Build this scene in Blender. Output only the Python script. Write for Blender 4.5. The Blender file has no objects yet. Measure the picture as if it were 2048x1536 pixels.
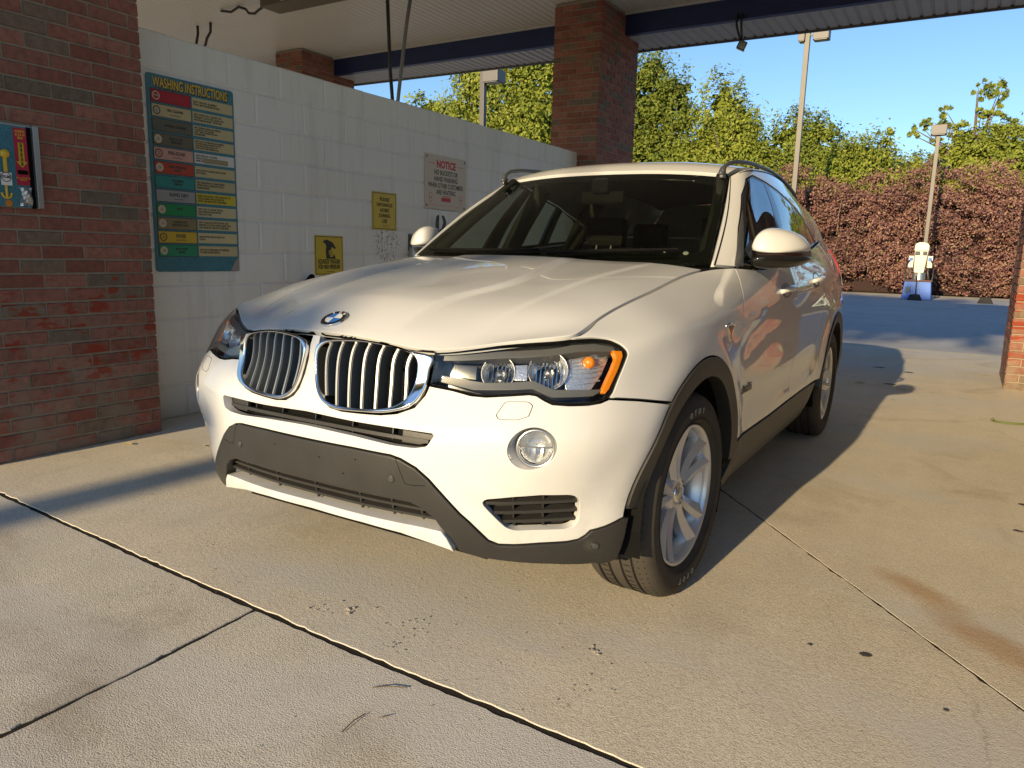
import bpy, bmesh, math, random
import numpy as np
from mathutils import Vector, Matrix, geometry
random.seed(7); rng = np.random.default_rng(11)
scene = bpy.context.scene
COL = scene.collection
R = math.radians
# ------------------------------------------------------------------ camera
cam = bpy.data.objects.new('camera', bpy.data.cameras.new('camera')); COL.objects.link(cam)
def aim(yaw, pitch, roll):
    f = Vector((math.sin(yaw)*math.cos(pitch), math.cos(yaw)*math.cos(pitch), -math.sin(pitch)))
    r = Vector((math.cos(yaw), -math.sin(yaw), 0)); u = r.cross(f)
    r2 = r*math.cos(roll)+u*math.sin(roll); u2 = u*math.cos(roll)-r*math.sin(roll)
    return Matrix((r2, u2, -f)).transposed().to_4x4()
cam.matrix_world = Matrix.Translation((1.64693, -2.33632, 1.14057)) @ aim(R(-31.31567), R(10.02283), R(1.50558))
cam.data.sensor_width = 36; cam.data.lens = 1478.608*36/2048; cam.data.clip_start = .05; cam.data.clip_end = 2000
scene.camera = cam
# ------------------------------------------------------------------ sky, sun, exposure
SUN_EL, SUN_AZ = 15.5, 3.7          # light runs along +y and slightly +x
world = bpy.data.worlds.new('World'); scene.world = world; world.use_nodes = True
wn = world.node_tree; wn.nodes.clear()
sky = wn.nodes.new('ShaderNodeTexSky'); sky.sky_type = 'NISHITA'; sky.sun_disc = False
sky.sun_elevation = R(SUN_EL); sky.sun_rotation = R(180+SUN_AZ); sky.air_density = 1.0; sky.dust_density = .15; sky.ozone_density = 4.0
bg = wn.nodes.new('ShaderNodeBackground'); bg.inputs['Strength'].default_value = .105
wo = wn.nodes.new('ShaderNodeOutputWorld')
wn.links.new(sky.outputs[0], bg.inputs[0]); wn.links.new(bg.outputs[0], wo.inputs[0])
sun = bpy.data.objects.new('sun', bpy.data.lights.new('sun', 'SUN')); COL.objects.link(sun)
sun.data.energy = 4.0; sun.data.angle = R(.53); sun.data.color = (1, .775, .46)
sun.rotation_euler = Vector((math.sin(R(SUN_AZ))*math.cos(R(SUN_EL)), math.cos(R(SUN_AZ))*math.cos(R(SUN_EL)), -math.sin(R(SUN_EL)))).to_track_quat('-Z', 'Y').to_euler()
scene.view_settings.view_transform = 'Standard'; scene.view_settings.look = 'None'
scene.view_settings.exposure = .84; scene.view_settings.gamma = 1; scene.view_settings.use_curve_mapping = False
scene.render.engine = 'CYCLES'; scene.cycles.use_denoising = True
scene.cycles.max_bounces = 10; scene.cycles.transparent_max_bounces = 24; scene.cycles.glossy_bounces = 6; scene.cycles.diffuse_bounces = 5
scene.cycles.caustics_reflective = False; scene.cycles.caustics_refractive = False; scene.cycles.sample_clamp_indirect = 8
# ------------------------------------------------------------------ materials
class NT:
    def __init__(s, name):
        s.m = bpy.data.materials.new(name); s.m.use_nodes = True; s.t = s.m.node_tree; s.t.nodes.clear()
        s.out = s.n('ShaderNodeOutputMaterial')
    def n(s, k, **kw):
        nd = s.t.nodes.new(k)
        for a, b in kw.items():
            if a in nd.inputs: nd.inputs[a].default_value = b
            else: setattr(nd, a, b)
        return nd
    def l(s, a, b): s.t.links.new(a, b)
    def co(s, which='Object', scale=(1, 1, 1)):
        tc = s.n('ShaderNodeTexCoord'); mp = s.n('ShaderNodeMapping'); mp.inputs['Scale'].default_value = scale
        s.l(tc.outputs[which], mp.inputs[0]); return mp.outputs[0]
    def geo(s, scale=(1, 1, 1), rot=(0, 0, 0)):
        g = s.n('ShaderNodeNewGeometry'); mp = s.n('ShaderNodeMapping'); mp.inputs['Scale'].default_value = scale; mp.inputs['Rotation'].default_value = rot
        s.l(g.outputs['Position'], mp.inputs[0]); return mp.outputs[0]
    def noise(s, v, scale, detail=6, rough=.6, dist=0):
        n = s.n('ShaderNodeTexNoise'); n.inputs['Scale'].default_value = scale; n.inputs['Detail'].default_value = detail
        n.inputs['Roughness'].default_value = rough; n.inputs['Distortion'].default_value = dist
        s.l(v, n.inputs['Vector']); return n.outputs['Fac']
    def ramp(s, f, stops, interp='LINEAR'):
        r = s.n('ShaderNodeValToRGB'); r.color_ramp.interpolation = interp; e = r.color_ramp.elements
        while len(e) < len(stops): e.new(.5)
        for el, (p, c) in zip(e, stops):
            el.position = p; el.color = (*c, 1) if hasattr(c, '__len__') else (c, c, c, 1)
        s.l(f, r.inputs[0]); return r.outputs[0]
    def mix(s, f, a, b, mode='MIX'):
        m = s.n('ShaderNodeMix', data_type='RGBA', blend_type=mode)
        for k, x in ((0, f), (6, a), (7, b)):
            if hasattr(x, 'is_linked'): s.l(x, m.inputs[k])
            elif k: m.inputs[k].default_value = (*x, 1)
            else: m.inputs[k].default_value = x
        return m.outputs[2]
    def math(s, op, a, b=0.):
        m = s.n('ShaderNodeMath', operation=op)
        for k, x in ((0, a), (1, b)):
            if hasattr(x, 'is_linked'): s.l(x, m.inputs[k])
            else: m.inputs[k].default_value = x
        return m.outputs[0]
    def bump(s, h, strength=.3, dist=.01, normal=None):
        b = s.n('ShaderNodeBump'); b.inputs['Strength'].default_value = strength; b.inputs['Distance'].default_value = dist
        s.l(h, b.inputs['Height'])
        if normal is not None: s.l(normal, b.inputs['Normal'])
        return b.outputs[0]
    def bsdf(s, color, rough=.5, metal=0., spec=.5, normal=None, **kw):
        p = s.n('ShaderNodeBsdfPrincipled')
        for k, x in (('Base Color', color), ('Roughness', rough), ('Metallic', metal), ('Specular IOR Level', spec)):
            if hasattr(x, 'is_linked'): s.l(x, p.inputs[k])
            else: p.inputs[k].default_value = (*x, 1) if hasattr(x, '__len__') else x
        for k, x in kw.items(): p.inputs[k.replace('_', ' ')].default_value = x
        if normal is not None: s.l(normal, p.inputs['Normal'])
        s.l(p.outputs[0], s.out.inputs[0]); return p
MATS = {}
def flat(name, color, rough=.5, metal=0., spec=.5, var=.12, scale=30, bump=0., **kw):
    """plain coloured material with slight tone and roughness variation"""
    if name in MATS: return MATS[name]
    t = NT(name); v = t.co('Object'); f = t.noise(v, scale, 4)
    c = t.mix(f, tuple(x*(1-var) for x in color), tuple(min(1, x*(1+var)) for x in color))
    r = t.math('ADD', rough-.04, t.math('MULTIPLY', f, .08))
    t.bsdf(c, r, metal, spec, t.bump(t.noise(v, scale*8, 3), bump, .002) if bump else None, **kw)
    MATS[name] = t.m; return t.m
# ------------------------------------------------------------------ mesh helpers
def obj(name, V, F, mat, parent=None, N=None, smooth=False, loc=None):
    me = bpy.data.meshes.new(name); me.from_pydata([tuple(map(float, v)) for v in V], [], [tuple(int(i) for i in f) for f in F])
    return link(name, me, mat, parent, N, smooth, loc)
def link(name, me, mat, parent=None, N=None, smooth=False, loc=None):
    if mat is not None: me.materials.append(mat)
    if smooth or N is not None: me.polygons.foreach_set('use_smooth', [True]*len(me.polygons))
    if N is not None: me.normals_split_custom_set_from_vertices([tuple(map(float, n)) for n in N])
    o = bpy.data.objects.new(name, me); COL.objects.link(o)
    if parent is not None: o.parent = parent
    if loc is not None: o.location = loc
    return o
def share(name, me, parent=None, loc=(0, 0, 0), rot=(0, 0, 0), scale=(1, 1, 1)):
    o = bpy.data.objects.new(name, me); COL.objects.link(o); o.parent = parent
    o.location = loc; o.rotation_euler = rot; o.scale = scale; return o
def empty(name, loc=(0, 0, 0), parent=None, rot=(0, 0, 0)):
    o = bpy.data.objects.new(name, None); COL.objects.link(o); o.location = loc; o.rotation_euler = rot; o.parent = parent
    o.empty_display_size = .1; return o
def tag(o, label=None, cat=None, group=None, kind=None):
    for k, v in (('label', label), ('category', cat), ('group', group), ('kind', kind)):
        if v: o[k] = v
    return o
class MB:
    """collects simple solids into one mesh"""
    def __init__(s): s.V = []; s.F = []
    def add(s, V, F):
        k = len(s.V); s.V += [tuple(v) for v in V]; s.F += [tuple(i+k for i in f) for f in F]; return s
    def box(s, lo, hi, bev=0.):
        (x0, y0, z0), (x1, y1, z1) = lo, hi
        if bev <= 0:
            return s.add([(x0,y0,z0),(x1,y0,z0),(x1,y1,z0),(x0,y1,z0),(x0,y0,z1),(x1,y0,z1),(x1,y1,z1),(x0,y1,z1)],
                         [(0,3,2,1),(4,5,6,7),(0,1,5,4),(1,2,6,5),(2,3,7,6),(3,0,4,7)])
        bm = bmesh.new(); bmesh.ops.create_cube(bm, size=1)
        for v in bm.verts: v.co = Vector(((x0+x1)/2+v.co.x*(x1-x0), (y0+y1)/2+v.co.y*(y1-y0), (z0+z1)/2+v.co.z*(z1-z0)))
        bmesh.ops.bevel(bm, geom=bm.edges[:], offset=bev, segments=2, affect='EDGES', profile=.6)
        bm.verts.index_update(); s.add([v.co for v in bm.verts], [[v.index for v in f.verts] for f in bm.faces]); bm.free(); return s
    def prism(s, poly, axis, a0, a1):
        """extrude a 2-D polygon along an axis (0,1,2); poly in the two other axes in cyclic order"""
        n = len(poly); V = []
        for a in (a0, a1):
            for p, q in poly:
                v = [0, 0, 0]; v[axis] = a; v[(axis+1) % 3] = p; v[(axis+2) % 3] = q; V.append(v)
        F = [tuple(range(n))[::-1], tuple(range(n, 2*n))]+[(i, (i+1) % n, n+(i+1) % n, n+i) for i in range(n)]
        return s.add(V, F)
    def tube(s, P, r, n=8, cap=True):
        P = [Vector(p) for p in P]; k = len(P); V = []; rr = r if hasattr(r, '__len__') else [r]*k
        ref = Vector((0, 0, 1))
        d0 = (P[1]-P[0]).normalized()
        if abs(d0.z) > .9: ref = Vector((1, 0, 0))
        for i, p in enumerate(P):
            d = (P[min(i+1, k-1)]-P[max(i-1, 0)]).normalized()
            a = d.cross(ref).normalized(); b = a.cross(d); ref = b.copy() if abs(d.dot(b)) < .9 else ref
            for j in range(n):
                t = 2*math.pi*j/n; V.append(p+(a*math.cos(t)+b*math.sin(t))*rr[i])
        F = [(i*n+j, i*n+(j+1) % n, (i+1)*n+(j+1) % n, (i+1)*n+j) for i in range(k-1) for j in range(n)]
        if cap: F += [tuple(range(n))[::-1], tuple(range((k-1)*n, k*n))]
        F = [f[::-1] for f in F]
        return s.add(V, F)
    def lathe(s, prof, n=48, axis='x', c=(0, 0, 0), close=False):
        """prof = [(along axis, radius)]"""
        V = []
        for a, r in prof:
            for j in range(n):
                t = 2*math.pi*j/n; p, q = r*math.cos(t), r*math.sin(t)
                v = {'x': (a, p, q), 'y': (q, a, p), 'z': (p, q, a)}[axis]; V.append((v[0]+c[0], v[1]+c[1], v[2]+c[2]))
        m = len(prof); F = []
        for i in range(m-1 if not close else m):
            i2 = (i+1) % m
            for j in range(n):
                F.append((i*n+j, i2*n+j, i2*n+(j+1) % n, i*n+(j+1) % n))
        return s.add(V, F)
    def xf(s, M):
        s.V = [tuple(M @ Vector(v)) for v in s.V]; return s
    def obj(s, name, mat, parent=None, smooth=False, loc=None, bev=0., auto=None):
        o = obj(name, s.V, s.F, mat, parent, None, smooth, loc)
        if bev:
            m = o.modifiers.new('bevel', 'BEVEL'); m.width = bev; m.segments = 2; m.limit_method = 'ANGLE'; m.angle_limit = R(35)
        if auto: o.data.set_sharp_from_angle(angle=R(auto))
        return o
FONT_ROT = (R(90), 0, R(90))        # text on a face that looks to +x
def text(name, s, size, loc, rot, mat, parent, align='CENTER', ext=.0006, off=0., sx=1., sp=1.):
    c = bpy.data.curves.new(name, 'FONT'); c.body = s; c.size = size; c.align_x = align; c.align_y = 'CENTER'; c.extrude = ext; c.offset = off
    c.space_character = sp; c.resolution_u = 3
    c.materials.append(mat); o = bpy.data.objects.new(name, c); COL.objects.link(o); o.parent = parent; o.location = loc; o.rotation_euler = rot; o.scale = (sx, 1, 1)
    return o
def leafmesh(P, D, size, asp=.5):
    """one bent leaf (two quads) per point; P points, D outward directions"""
    n = len(P); c = D*.75+np.array([0, -.30, .35])+rng.normal(size=(n, 3))*.55; c /= np.linalg.norm(c, axis=1, keepdims=True)
    a = rng.normal(size=(n, 3)); a[:, 2] -= .6; a -= c*(a*c).sum(1, keepdims=True); a /= np.linalg.norm(a, axis=1, keepdims=True); b = np.cross(c, a)
    L = (size*rng.uniform(.6, 1.3, n))[:, None]; W = L*asp*.5
    V = np.stack([P-a*L*.5, P-b*W, P+c*W*.25, P+b*W, P+a*L*.5], 1).reshape(-1, 3)
    i = np.arange(n)[:, None]*5
    F = np.concatenate([i+[0, 1, 2], i+[1, 4, 2], i+[0, 2, 3], i+[2, 4, 3]], 1).reshape(-1, 3)
    return V, F
def fastmesh(name, V, F):
    me = bpy.data.meshes.new(name); k = F.shape[1]
    me.vertices.add(len(V)); me.vertices.foreach_set('co', np.asarray(V, np.float32).ravel())
    me.loops.add(F.size); me.loops.foreach_set('vertex_index', F.astype(np.int32).ravel())
    me.polygons.add(len(F)); me.polygons.foreach_set('loop_start', np.arange(0, F.size, k, dtype=np.int32))
    me.update(calc_edges=True); return me
# ================================================================== CAR BODY SURFACES
def spl(xs, q):
    """natural cubic spline basis matrix: rows = queries, columns = knots"""
    xs = np.asarray(xs, float); q = np.clip(np.asarray(q, float), xs[0], xs[-1]); n = len(xs); h = np.diff(xs)
    A = np.eye(n); R = np.zeros((n, n))
    for i in range(1, n-1):
        A[i, i-1] = h[i-1]; A[i, i] = 2*(h[i-1]+h[i]); A[i, i+1] = h[i]
        R[i, i-1] = 6/h[i-1]; R[i, i] = -6/h[i-1]-6/h[i]; R[i, i+1] = 6/h[i]
    M = np.linalg.solve(A, R)
    k = np.clip(np.searchsorted(xs, q, side='right')-1, 0, n-2)
    hk = h[k]; a = (xs[k+1]-q)/hk; b = 1-a; I = np.eye(n)
    return a[:, None]*I[k]+b[:, None]*I[k+1]+((a**3-a)*hk**2/6)[:, None]*M[k]+((b**3-b)*hk**2/6)[:, None]*M[k+1]
class Surf:
    """smooth surface through a grid of points P[v][u]; mirrored across x=0 at u=0 when sym"""
    def __init__(s, us, vs, P, sym=True, disp=None):
        P = np.array(P, float); us = list(us)
        if sym:
            P = np.concatenate([P[:, :0:-1]*[-1, 1, 1], P], 1); us = [-u for u in us[:0:-1]]+us
        s.us, s.vs, s.P, s.disp = us, list(vs), P, disp
    def raw(s, u, v):
        return np.einsum('qi,qj,jik->qk', spl(s.us, u), spl(s.vs, v), s.P)
    def at(s, u, v):
        u = np.atleast_1d(np.asarray(u, float)); v = np.atleast_1d(np.asarray(v, float))
        p = s.raw(u, v)
        if s.disp is not None:
            p = p+s.nraw(u, v)*s.disp(u, v, p)[:, None]
        return p
    def nraw(s, u, v):
        e = 2e-3
        a = s.raw(u+e, v)-s.raw(u-e, v); b = s.raw(u, v+e)-s.raw(u, v-e)
        n = np.cross(a, b); return n/np.linalg.norm(n, axis=1, keepdims=True)
    def nor(s, u, v):
        u = np.atleast_1d(np.asarray(u, float)); v = np.atleast_1d(np.asarray(v, float)); e = 2e-3
        a = s.at(u+e, v)-s.at(u-e, v); b = s.at(u, v+e)-s.at(u, v-e)
        n = np.cross(a, b); return n/np.linalg.norm(n, axis=1, keepdims=True)
# ---- lower shell: perimeter from the nose round the corner to the tail; rows from sill to shoulder
US = [0, .2, .4, .6, .76, .88, 1.0, 1.16, 1.47, 1.92, 2.15, 2.47, 3.07, 3.67, 4.27, 4.77, 5.2, 5.55, 6.0]
VS = [.22, .31, .42, .55, .68, .79, .87, .94, 1.0]
SH = [
 [(0,-.70,.215),(.2,-.69,.215),(.38,-.665,.215),(.56,-.62,.215),(.69,-.56,.215),(.775,-.47,.215),(.82,-.36,.22),(.85,-.24,.22),(.87,0,.23),(.87,.45,.235),(.87,.7,.235),(.87,1.0,.235),(.87,1.6,.235),(.87,2.2,.235),(.87,2.8,.24),(.86,3.3,.26),(.74,3.60,.28),(.42,3.70,.28),(0,3.73,.28)],
 [(0,-.765,.31),(.2,-.758,.31),(.39,-.73,.31),(.575,-.68,.31),(.70,-.60,.31),(.791,-.507,.31),(.855,-.40,.31),(.892,-.26,.31),(.912,0,.315),(.908,.45,.315),(.907,.7,.315),(.907,1.0,.315),(.907,1.6,.315),(.907,2.2,.315),(.912,2.8,.32),(.89,3.3,.33),(.775,3.62,.35),(.44,3.74,.35),(0,3.77,.35)],
 [(0,-.802,.42),(.2,-.795,.42),(.39,-.768,.42),(.58,-.713,.42),(.703,-.622,.42),(.796,-.527,.42),(.859,-.416,.42),(.907,-.275,.42),(.93,0,.42),(.926,.45,.42),(.925,.7,.42),(.925,1.0,.42),(.927,1.6,.42),(.927,2.2,.42),(.93,2.8,.42),(.908,3.3,.43),(.79,3.64,.44),(.45,3.77,.44),(0,3.80,.44)],
 [(0,-.815,.55),(.2,-.808,.55),(.39,-.782,.55),(.582,-.727,.55),(.722,-.655,.55),(.817,-.556,.55),(.875,-.43,.55),(.914,-.275,.55),(.938,0,.55),(.933,.45,.55),(.932,.7,.55),(.932,1.0,.55),(.935,1.6,.55),(.935,2.2,.55),(.94,2.8,.55),(.916,3.3,.55),(.80,3.65,.56),(.455,3.785,.56),(0,3.815,.56)],
 [(0,-.808,.67),(.2,-.798,.67),(.39,-.766,.67),(.588,-.722,.67),(.735,-.653,.67),(.832,-.554,.67),(.893,-.432,.67),(.921,-.268,.67),(.94,0,.68),(.932,.45,.68),(.928,.7,.68),(.927,1.0,.68),(.932,1.6,.68),(.934,2.2,.68),(.94,2.8,.68),(.915,3.3,.69),(.80,3.63,.70),(.455,3.77,.70),(0,3.80,.70)],
 [(0,-.788,.77),(.2,-.772,.77),(.39,-.722,.765),(.582,-.668,.77),(.722,-.60,.775),(.815,-.508,.78),(.872,-.393,.785),(.911,-.25,.79),(.936,0,.80),(.93,.45,.80),(.924,.7,.80),(.92,1.0,.80),(.926,1.6,.80),(.932,2.2,.81),(.936,2.8,.82),(.91,3.3,.83),(.79,3.60,.84),(.45,3.73,.84),(0,3.76,.84)],
 [(0,-.777,.83),(.2,-.76,.825),(.39,-.71,.815),(.576,-.642,.822),(.71,-.566,.84),(.802,-.474,.855),(.856,-.365,.87),(.893,-.23,.885),(.917,.01,.90),(.922,.45,.90),(.922,.7,.90),(.922,1.0,.905),(.925,1.6,.92),(.926,2.2,.935),(.922,2.8,.95),(.89,3.3,.96),(.77,3.57,.97),(.44,3.69,.97),(0,3.72,.97)],
 [(0,-.768,.865),(.2,-.751,.86),(.39,-.703,.845),(.566,-.62,.862),(.688,-.54,.88),(.765,-.45,.90),(.812,-.345,.917),(.848,-.21,.938),(.872,.03,.962),(.89,.47,.995),(.895,.72,1.0),(.898,1.0,1.01),(.903,1.6,1.035),(.897,2.2,1.07),(.876,2.8,1.11),(.83,3.3,1.14),(.75,3.54,1.15),(.44,3.65,1.15),(0,3.68,1.15)],
 [(0,-.757,.893),(.2,-.738,.884),(.39,-.697,.866),(.555,-.598,.892),(.662,-.516,.907),(.7165,-.466,.920),(.7215,-.352,.950),(.731,-.21,.986),(.742,.05,1.03),(.762,.515,1.096),(.822,.73,1.108),(.858,1.0,1.100),(.868,1.6,1.149),(.839,2.2,1.202),(.785,2.8,1.255),(.722,3.3,1.30),(.64,3.48,1.31),(.42,3.58,1.31),(0,3.61,1.31)],
]
shell = Surf(US, VS, SH)
# ---- bonnet: s across, t front to back
HS = [0, .2, .4, .58, .75]; HT = [0, .09, .22, .46, .75, .99, 1.16]
HP = [
 [(0,-.757,.895),(.2,-.738,.886),(.39,-.697,.868),(.555,-.598,.894),(.715,-.488,.917)],
 [(0,-.70,.925),(.2,-.68,.918),(.39,-.63,.904),(.555,-.54,.912),(.718,-.44,.928)],
 [(0,-.55,.973),(.2,-.53,.968),(.39,-.49,.957),(.56,-.43,.957),(.722,-.36,.949)],
 [(0,-.30,1.018),(.2,-.29,1.015),(.40,-.27,1.011),(.57,-.245,1.008),(.73,-.22,.984)],
 [(0,0,1.065),(.2,0,1.062),(.40,.01,1.060),(.58,.02,1.058),(.741,.04,1.028)],
 [(0,.25,1.104),(.2,.255,1.101),(.41,.27,1.097),(.59,.29,1.093),(.751,.31,1.066)],
 [(0,.42,1.13),(.2,.425,1.127),(.42,.45,1.119),(.60,.48,1.116),(.760,.515,1.096)],
]
for k, u in enumerate((.838,.92,1.0,1.16,1.462,1.715,1.92)): HP[k][4] = tuple(shell.raw(np.array([u]), np.array([1.0]))[0]+[0,0,.001])
class HoodSurf(Surf):
    """bonnet whose side edges follow the fender's upper edge exactly"""
    def raw(s, u, v):
        p = super().raw(u, v); e = np.sign(u)*.75
        uu = spl(HT, v) @ np.array(HU)
        tgt = shell.raw(uu, np.full(len(uu), 1.0))*np.stack([np.sign(u), np.ones(len(uu)), np.ones(len(uu))], 1)+[0, 0, .0015]
        k = np.clip((np.abs(u)-.56)/.18, 0, 1); k = k*k*(3-2*k)
        return p+(tgt-super().raw(e, v))*k[:, None]
HU = (.838,.92,1.0,1.16,1.462,1.715,1.92)
hood = HoodSurf(HS, HT, HP)
WS = [0, .4, .72]; WT = [0, .44, .88]
WP = [
 [(0,.49,1.112),(.4,.535,1.115),(.754,.64,1.120)],
 [(0,.855,1.352),(.37,.88,1.348),(.69,.955,1.330)],
 [(0,1.235,1.550),(.33,1.25,1.545),(.616,1.285,1.524)],
]
screen = Surf(WS, WT, WP)
RX = [0, .3, .5, .62, .66]; RY = [1.24, 1.36, 1.55, 2.0, 2.6, 3.2, 3.55]
RP = [[(x/.66*w, y+dy*(x/.66)**2, z-dz*(x/.66)**2.6) for x in RX] for y, z, dz, dy, w in ((1.24,1.556,.028,.05,.612),(1.36,1.606,.040,.04,.636),(1.55,1.643,.052,.02,.652),(2.0,1.668,.058,0,.650),(2.6,1.660,.06,0,.605),(3.2,1.620,.06,0,.545),(3.55,1.575,.06,-.06,.475))]
roof = Surf(RX, RY, RP)
# ---- upper side: from the front pillar back; rows belt to roof edge
GU = [0, .14, .36, .76, 1.26, 1.86, 2.46, 2.81, 3.0]; GV = [0, .24, .48]
gb = [(.760,.64,1.118),(.830,.76,1.110),(.858,1.0,1.100),(.870,1.4,1.131),(.858,1.9,1.175),(.815,2.5,1.228),(.75,3.1,1.28),(.71,3.38,1.305),(.64,3.46,1.31)]
gt = [(.620,1.285,1.528),(.645,1.37,1.560),(.654,1.5,1.585),(.658,1.75,1.604),(.646,2.1,1.611),(.605,2.6,1.600),(.555,3.1,1.570),(.525,3.42,1.535),(.48,3.52,1.515)]
gm = [((a[0]+b[0])/2+w, (a[1]+b[1])/2-.01, (a[2]+b[2])/2+.012) for a, b, w in zip(gb, gt, (.012,.018,.022,.024,.024,.024,.024,.02,.015))]
upper = Surf(GU, GV, [gb, gm, gt], sym=False)
def sm(x): x = np.clip(x, 0, 1); return x*x*(3-2*x)
def shell_disp(u, v, p):
    vc = np.interp(np.abs(u), [1.7, 2.0, 2.15, 2.42, 2.83, 3.18, 3.8, 4.4], [.80, .842, .872, .905, .912, .914, .925, .93])
    w = sm((np.abs(u)-1.9)/.25)*sm((4.5-np.abs(u))/.3)
    d = w*(.0045*np.exp(-((v-vc)/.016)**2)-.007*np.exp(-((v-vc+.05)/.035)**2))
    d += sm((np.abs(u)-1.95)/.2)*sm((3.75-np.abs(u))/.2)*(-.010*np.exp(-((v-.56)/.06)**2)+.004*np.exp(-((v-.47)/.025)**2))
    # wheel-arch flares
    for yc in (.06, 2.87):
        r = np.hypot(p[:, 1]-yc, p[:, 2]-.345); d += .010*np.exp(-((r-.50)/.07)**2)*(np.abs(p[:, 0]) > .8)
    return d
shell.disp = shell_disp
def hood_disp(s, t, p):
    a = np.abs(s); s0 = .25+.075*np.exp(-((t-.62)/.30)**2)
    fade = sm((t-.06)/.2)*sm((1.2-t)/.15)
    d = .012*sm((s0+.01-a)/.032)*fade
    s1 = .50+.06*t
    return d+.005*sm((s1-a)/.025)*fade
hood.disp = hood_disp
def inpoly(P, poly):
    x, y = P[:, 0], P[:, 1]; c = np.zeros(len(P), bool); n = len(poly)
    for i in range(n):
        x0, y0 = poly[i]; x1, y1 = poly[(i+1) % n]
        if y0 == y1: continue
        k = ((y0 > y) != (y1 > y)) & (x < (x1-x0)*(y-y0)/(y1-y0)+x0); c ^= k
    return c
def area2(p): p = np.asarray(p); q = np.roll(p, -1, 0); return float((p[:, 0]*q[:, 1]-q[:, 0]*p[:, 1]).sum())
def resample(poly, step):
    out = []; n = len(poly)
    for i in range(n):
        a, b = np.array(poly[i], float), np.array(poly[(i+1) % n], float); k = max(1, int(np.ceil(np.linalg.norm(b-a)/step)))
        out += [tuple(a+(b-a)*j/k) for j in range(k)]
    return out
def soften(poly, it=2, step=.03):
    p = np.array(resample(poly, step))
    for _ in range(it):
        q = np.roll(p, -1, 0); p = np.stack([p*.75+q*.25, p*.25+q*.75], 1).reshape(-1, 2)
    return [tuple(a) for a in p]
def smooth_loop(poly, n=90):
    p = np.array(poly, float); k = len(p); q = np.concatenate([p[-4:], p, p[:5]]); t = np.r_[0, np.cumsum(np.linalg.norm(np.diff(q, axis=0), axis=1)**.7)]
    return [tuple(v) for v in spl(t, np.linspace(t[4], t[4+k], n, endpoint=False)) @ q]
def mir(poly): return [(-u, v) for u, v in poly][::-1]
def patch(S, outer, holes=(), step=.026, gap=.004, bev=.0018, flange=.014, off=0., hole_gap=None):
    """a panel cut out of surface S: smooth face, rounded edge, return flange"""
    loops = []
    for k, lp in enumerate([outer, *holes]):
        lp = resample(lp, step)
        if (area2(lp) > 0) != (k == 0): lp = lp[::-1]
        loops.append(lp)
    B = np.array([p for lp in loops for p in lp])
    lo, hi = B.min(0), B.max(0)
    gx, gy = np.meshgrid(np.arange(lo[0]+step*.3, hi[0], step), np.arange(lo[1]+step*.3, hi[1], step*.87)); gx = gx+(np.arange(gx.shape[0]) % 2)[:, None]*step*.5
    G = np.stack([gx.ravel(), gy.ravel()], 1)
    k = inpoly(G, loops[0])
    for h in loops[1:]: k &= ~inpoly(G, h)
    G = G[k]
    if len(G):
        d = np.full(len(G), 9.)
        for c in range(0, len(B), 400): d = np.minimum(d, np.linalg.norm(G[:, None]-B[None, c:c+400], axis=2).min(1))
        G = G[d > step*.55]
    pts = np.concatenate([B, G]); E = []; k0 = 0
    for lp in loops:
        n = len(lp); E += [(k0+i, k0+(i+1) % n) for i in range(n)]; k0 += n
    vo, eo, fo, ov, oe, of = geometry.delaunay_2d_cdt([Vector(p) for p in pts], E, [], 0, 1e-7)
    q = np.array([(v.x, v.y) for v in vo]); F = np.array([tuple(f) for f in fo])
    cen = q[F].mean(1); k = inpoly(cen, loops[0])
    for h in loops[1:]: k &= ~inpoly(cen, h)
    F = F[k]
    a = q[F[:, 0]]; b = q[F[:, 1]]; c = q[F[:, 2]]
    flip = ((b-a)[:, 0]*(c-a)[:, 1]-(b-a)[:, 1]*(c-a)[:, 0]) < 0
    F[flip] = F[flip][:, ::-1]
    V = S.at(q[:, 0], q[:, 1]); N = S.nor(q[:, 0], q[:, 1]); V = V+N*off
    idx = {}
    for i, l in enumerate(ov):
        for j in l: idx[j] = i
    V = list(V); N = list(N); F = [tuple(f) for f in F]; k0 = 0
    for li, lp in enumerate(loops):
        n = len(lp); ids = [idx[k0+i] for i in range(n)]; k0 += n
        P = np.array([V[i] for i in ids]); NN = np.array([N[i] for i in ids])
        T = np.roll(P, -1, 0)-np.roll(P, 1, 0); T /= np.linalg.norm(T, axis=1, keepdims=True)+1e-12
        Sd = np.cross(T, NN); Sd /= np.linalg.norm(Sd, axis=1, keepdims=True)+1e-12
        g = gap/2 if (li == 0 or hole_gap is None) else hole_gap
        for i, j in enumerate(ids): V[j] = P[i]-Sd[i]*(g+bev)
        r1 = P-Sd*(g+bev*.3)-NN*bev*.3; r2 = P-Sd*g-NN*bev; r3 = r2-NN*flange
        n1 = NN+Sd; n1 /= np.linalg.norm(n1, axis=1, keepdims=True)
        base = len(V); V += list(r1)+list(r2)+list(r3); N += list(n1)+list(Sd)+list(Sd)
        for i in range(n):
            j = (i+1) % n; a, b = ids[i], ids[j]
            F.append((b, a, base+i, base+j)); F.append((base+j, base+i, base+n+i, base+n+j)); F.append((base+n+j, base+n+i, base+2*n+i, base+2*n+j))
    return np.array(V), F, np.array(N)
def panel(name, S, outer, mat, parent, holes=(), mirror=False, **kw):
    V, F, N = patch(S, outer, holes, **kw)
    if mirror: V = V*[-1, 1, 1]; N = N*[-1, 1, 1]; F = [f[::-1] for f in F]
    return obj(name, V, F, mat, parent, N)
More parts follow.
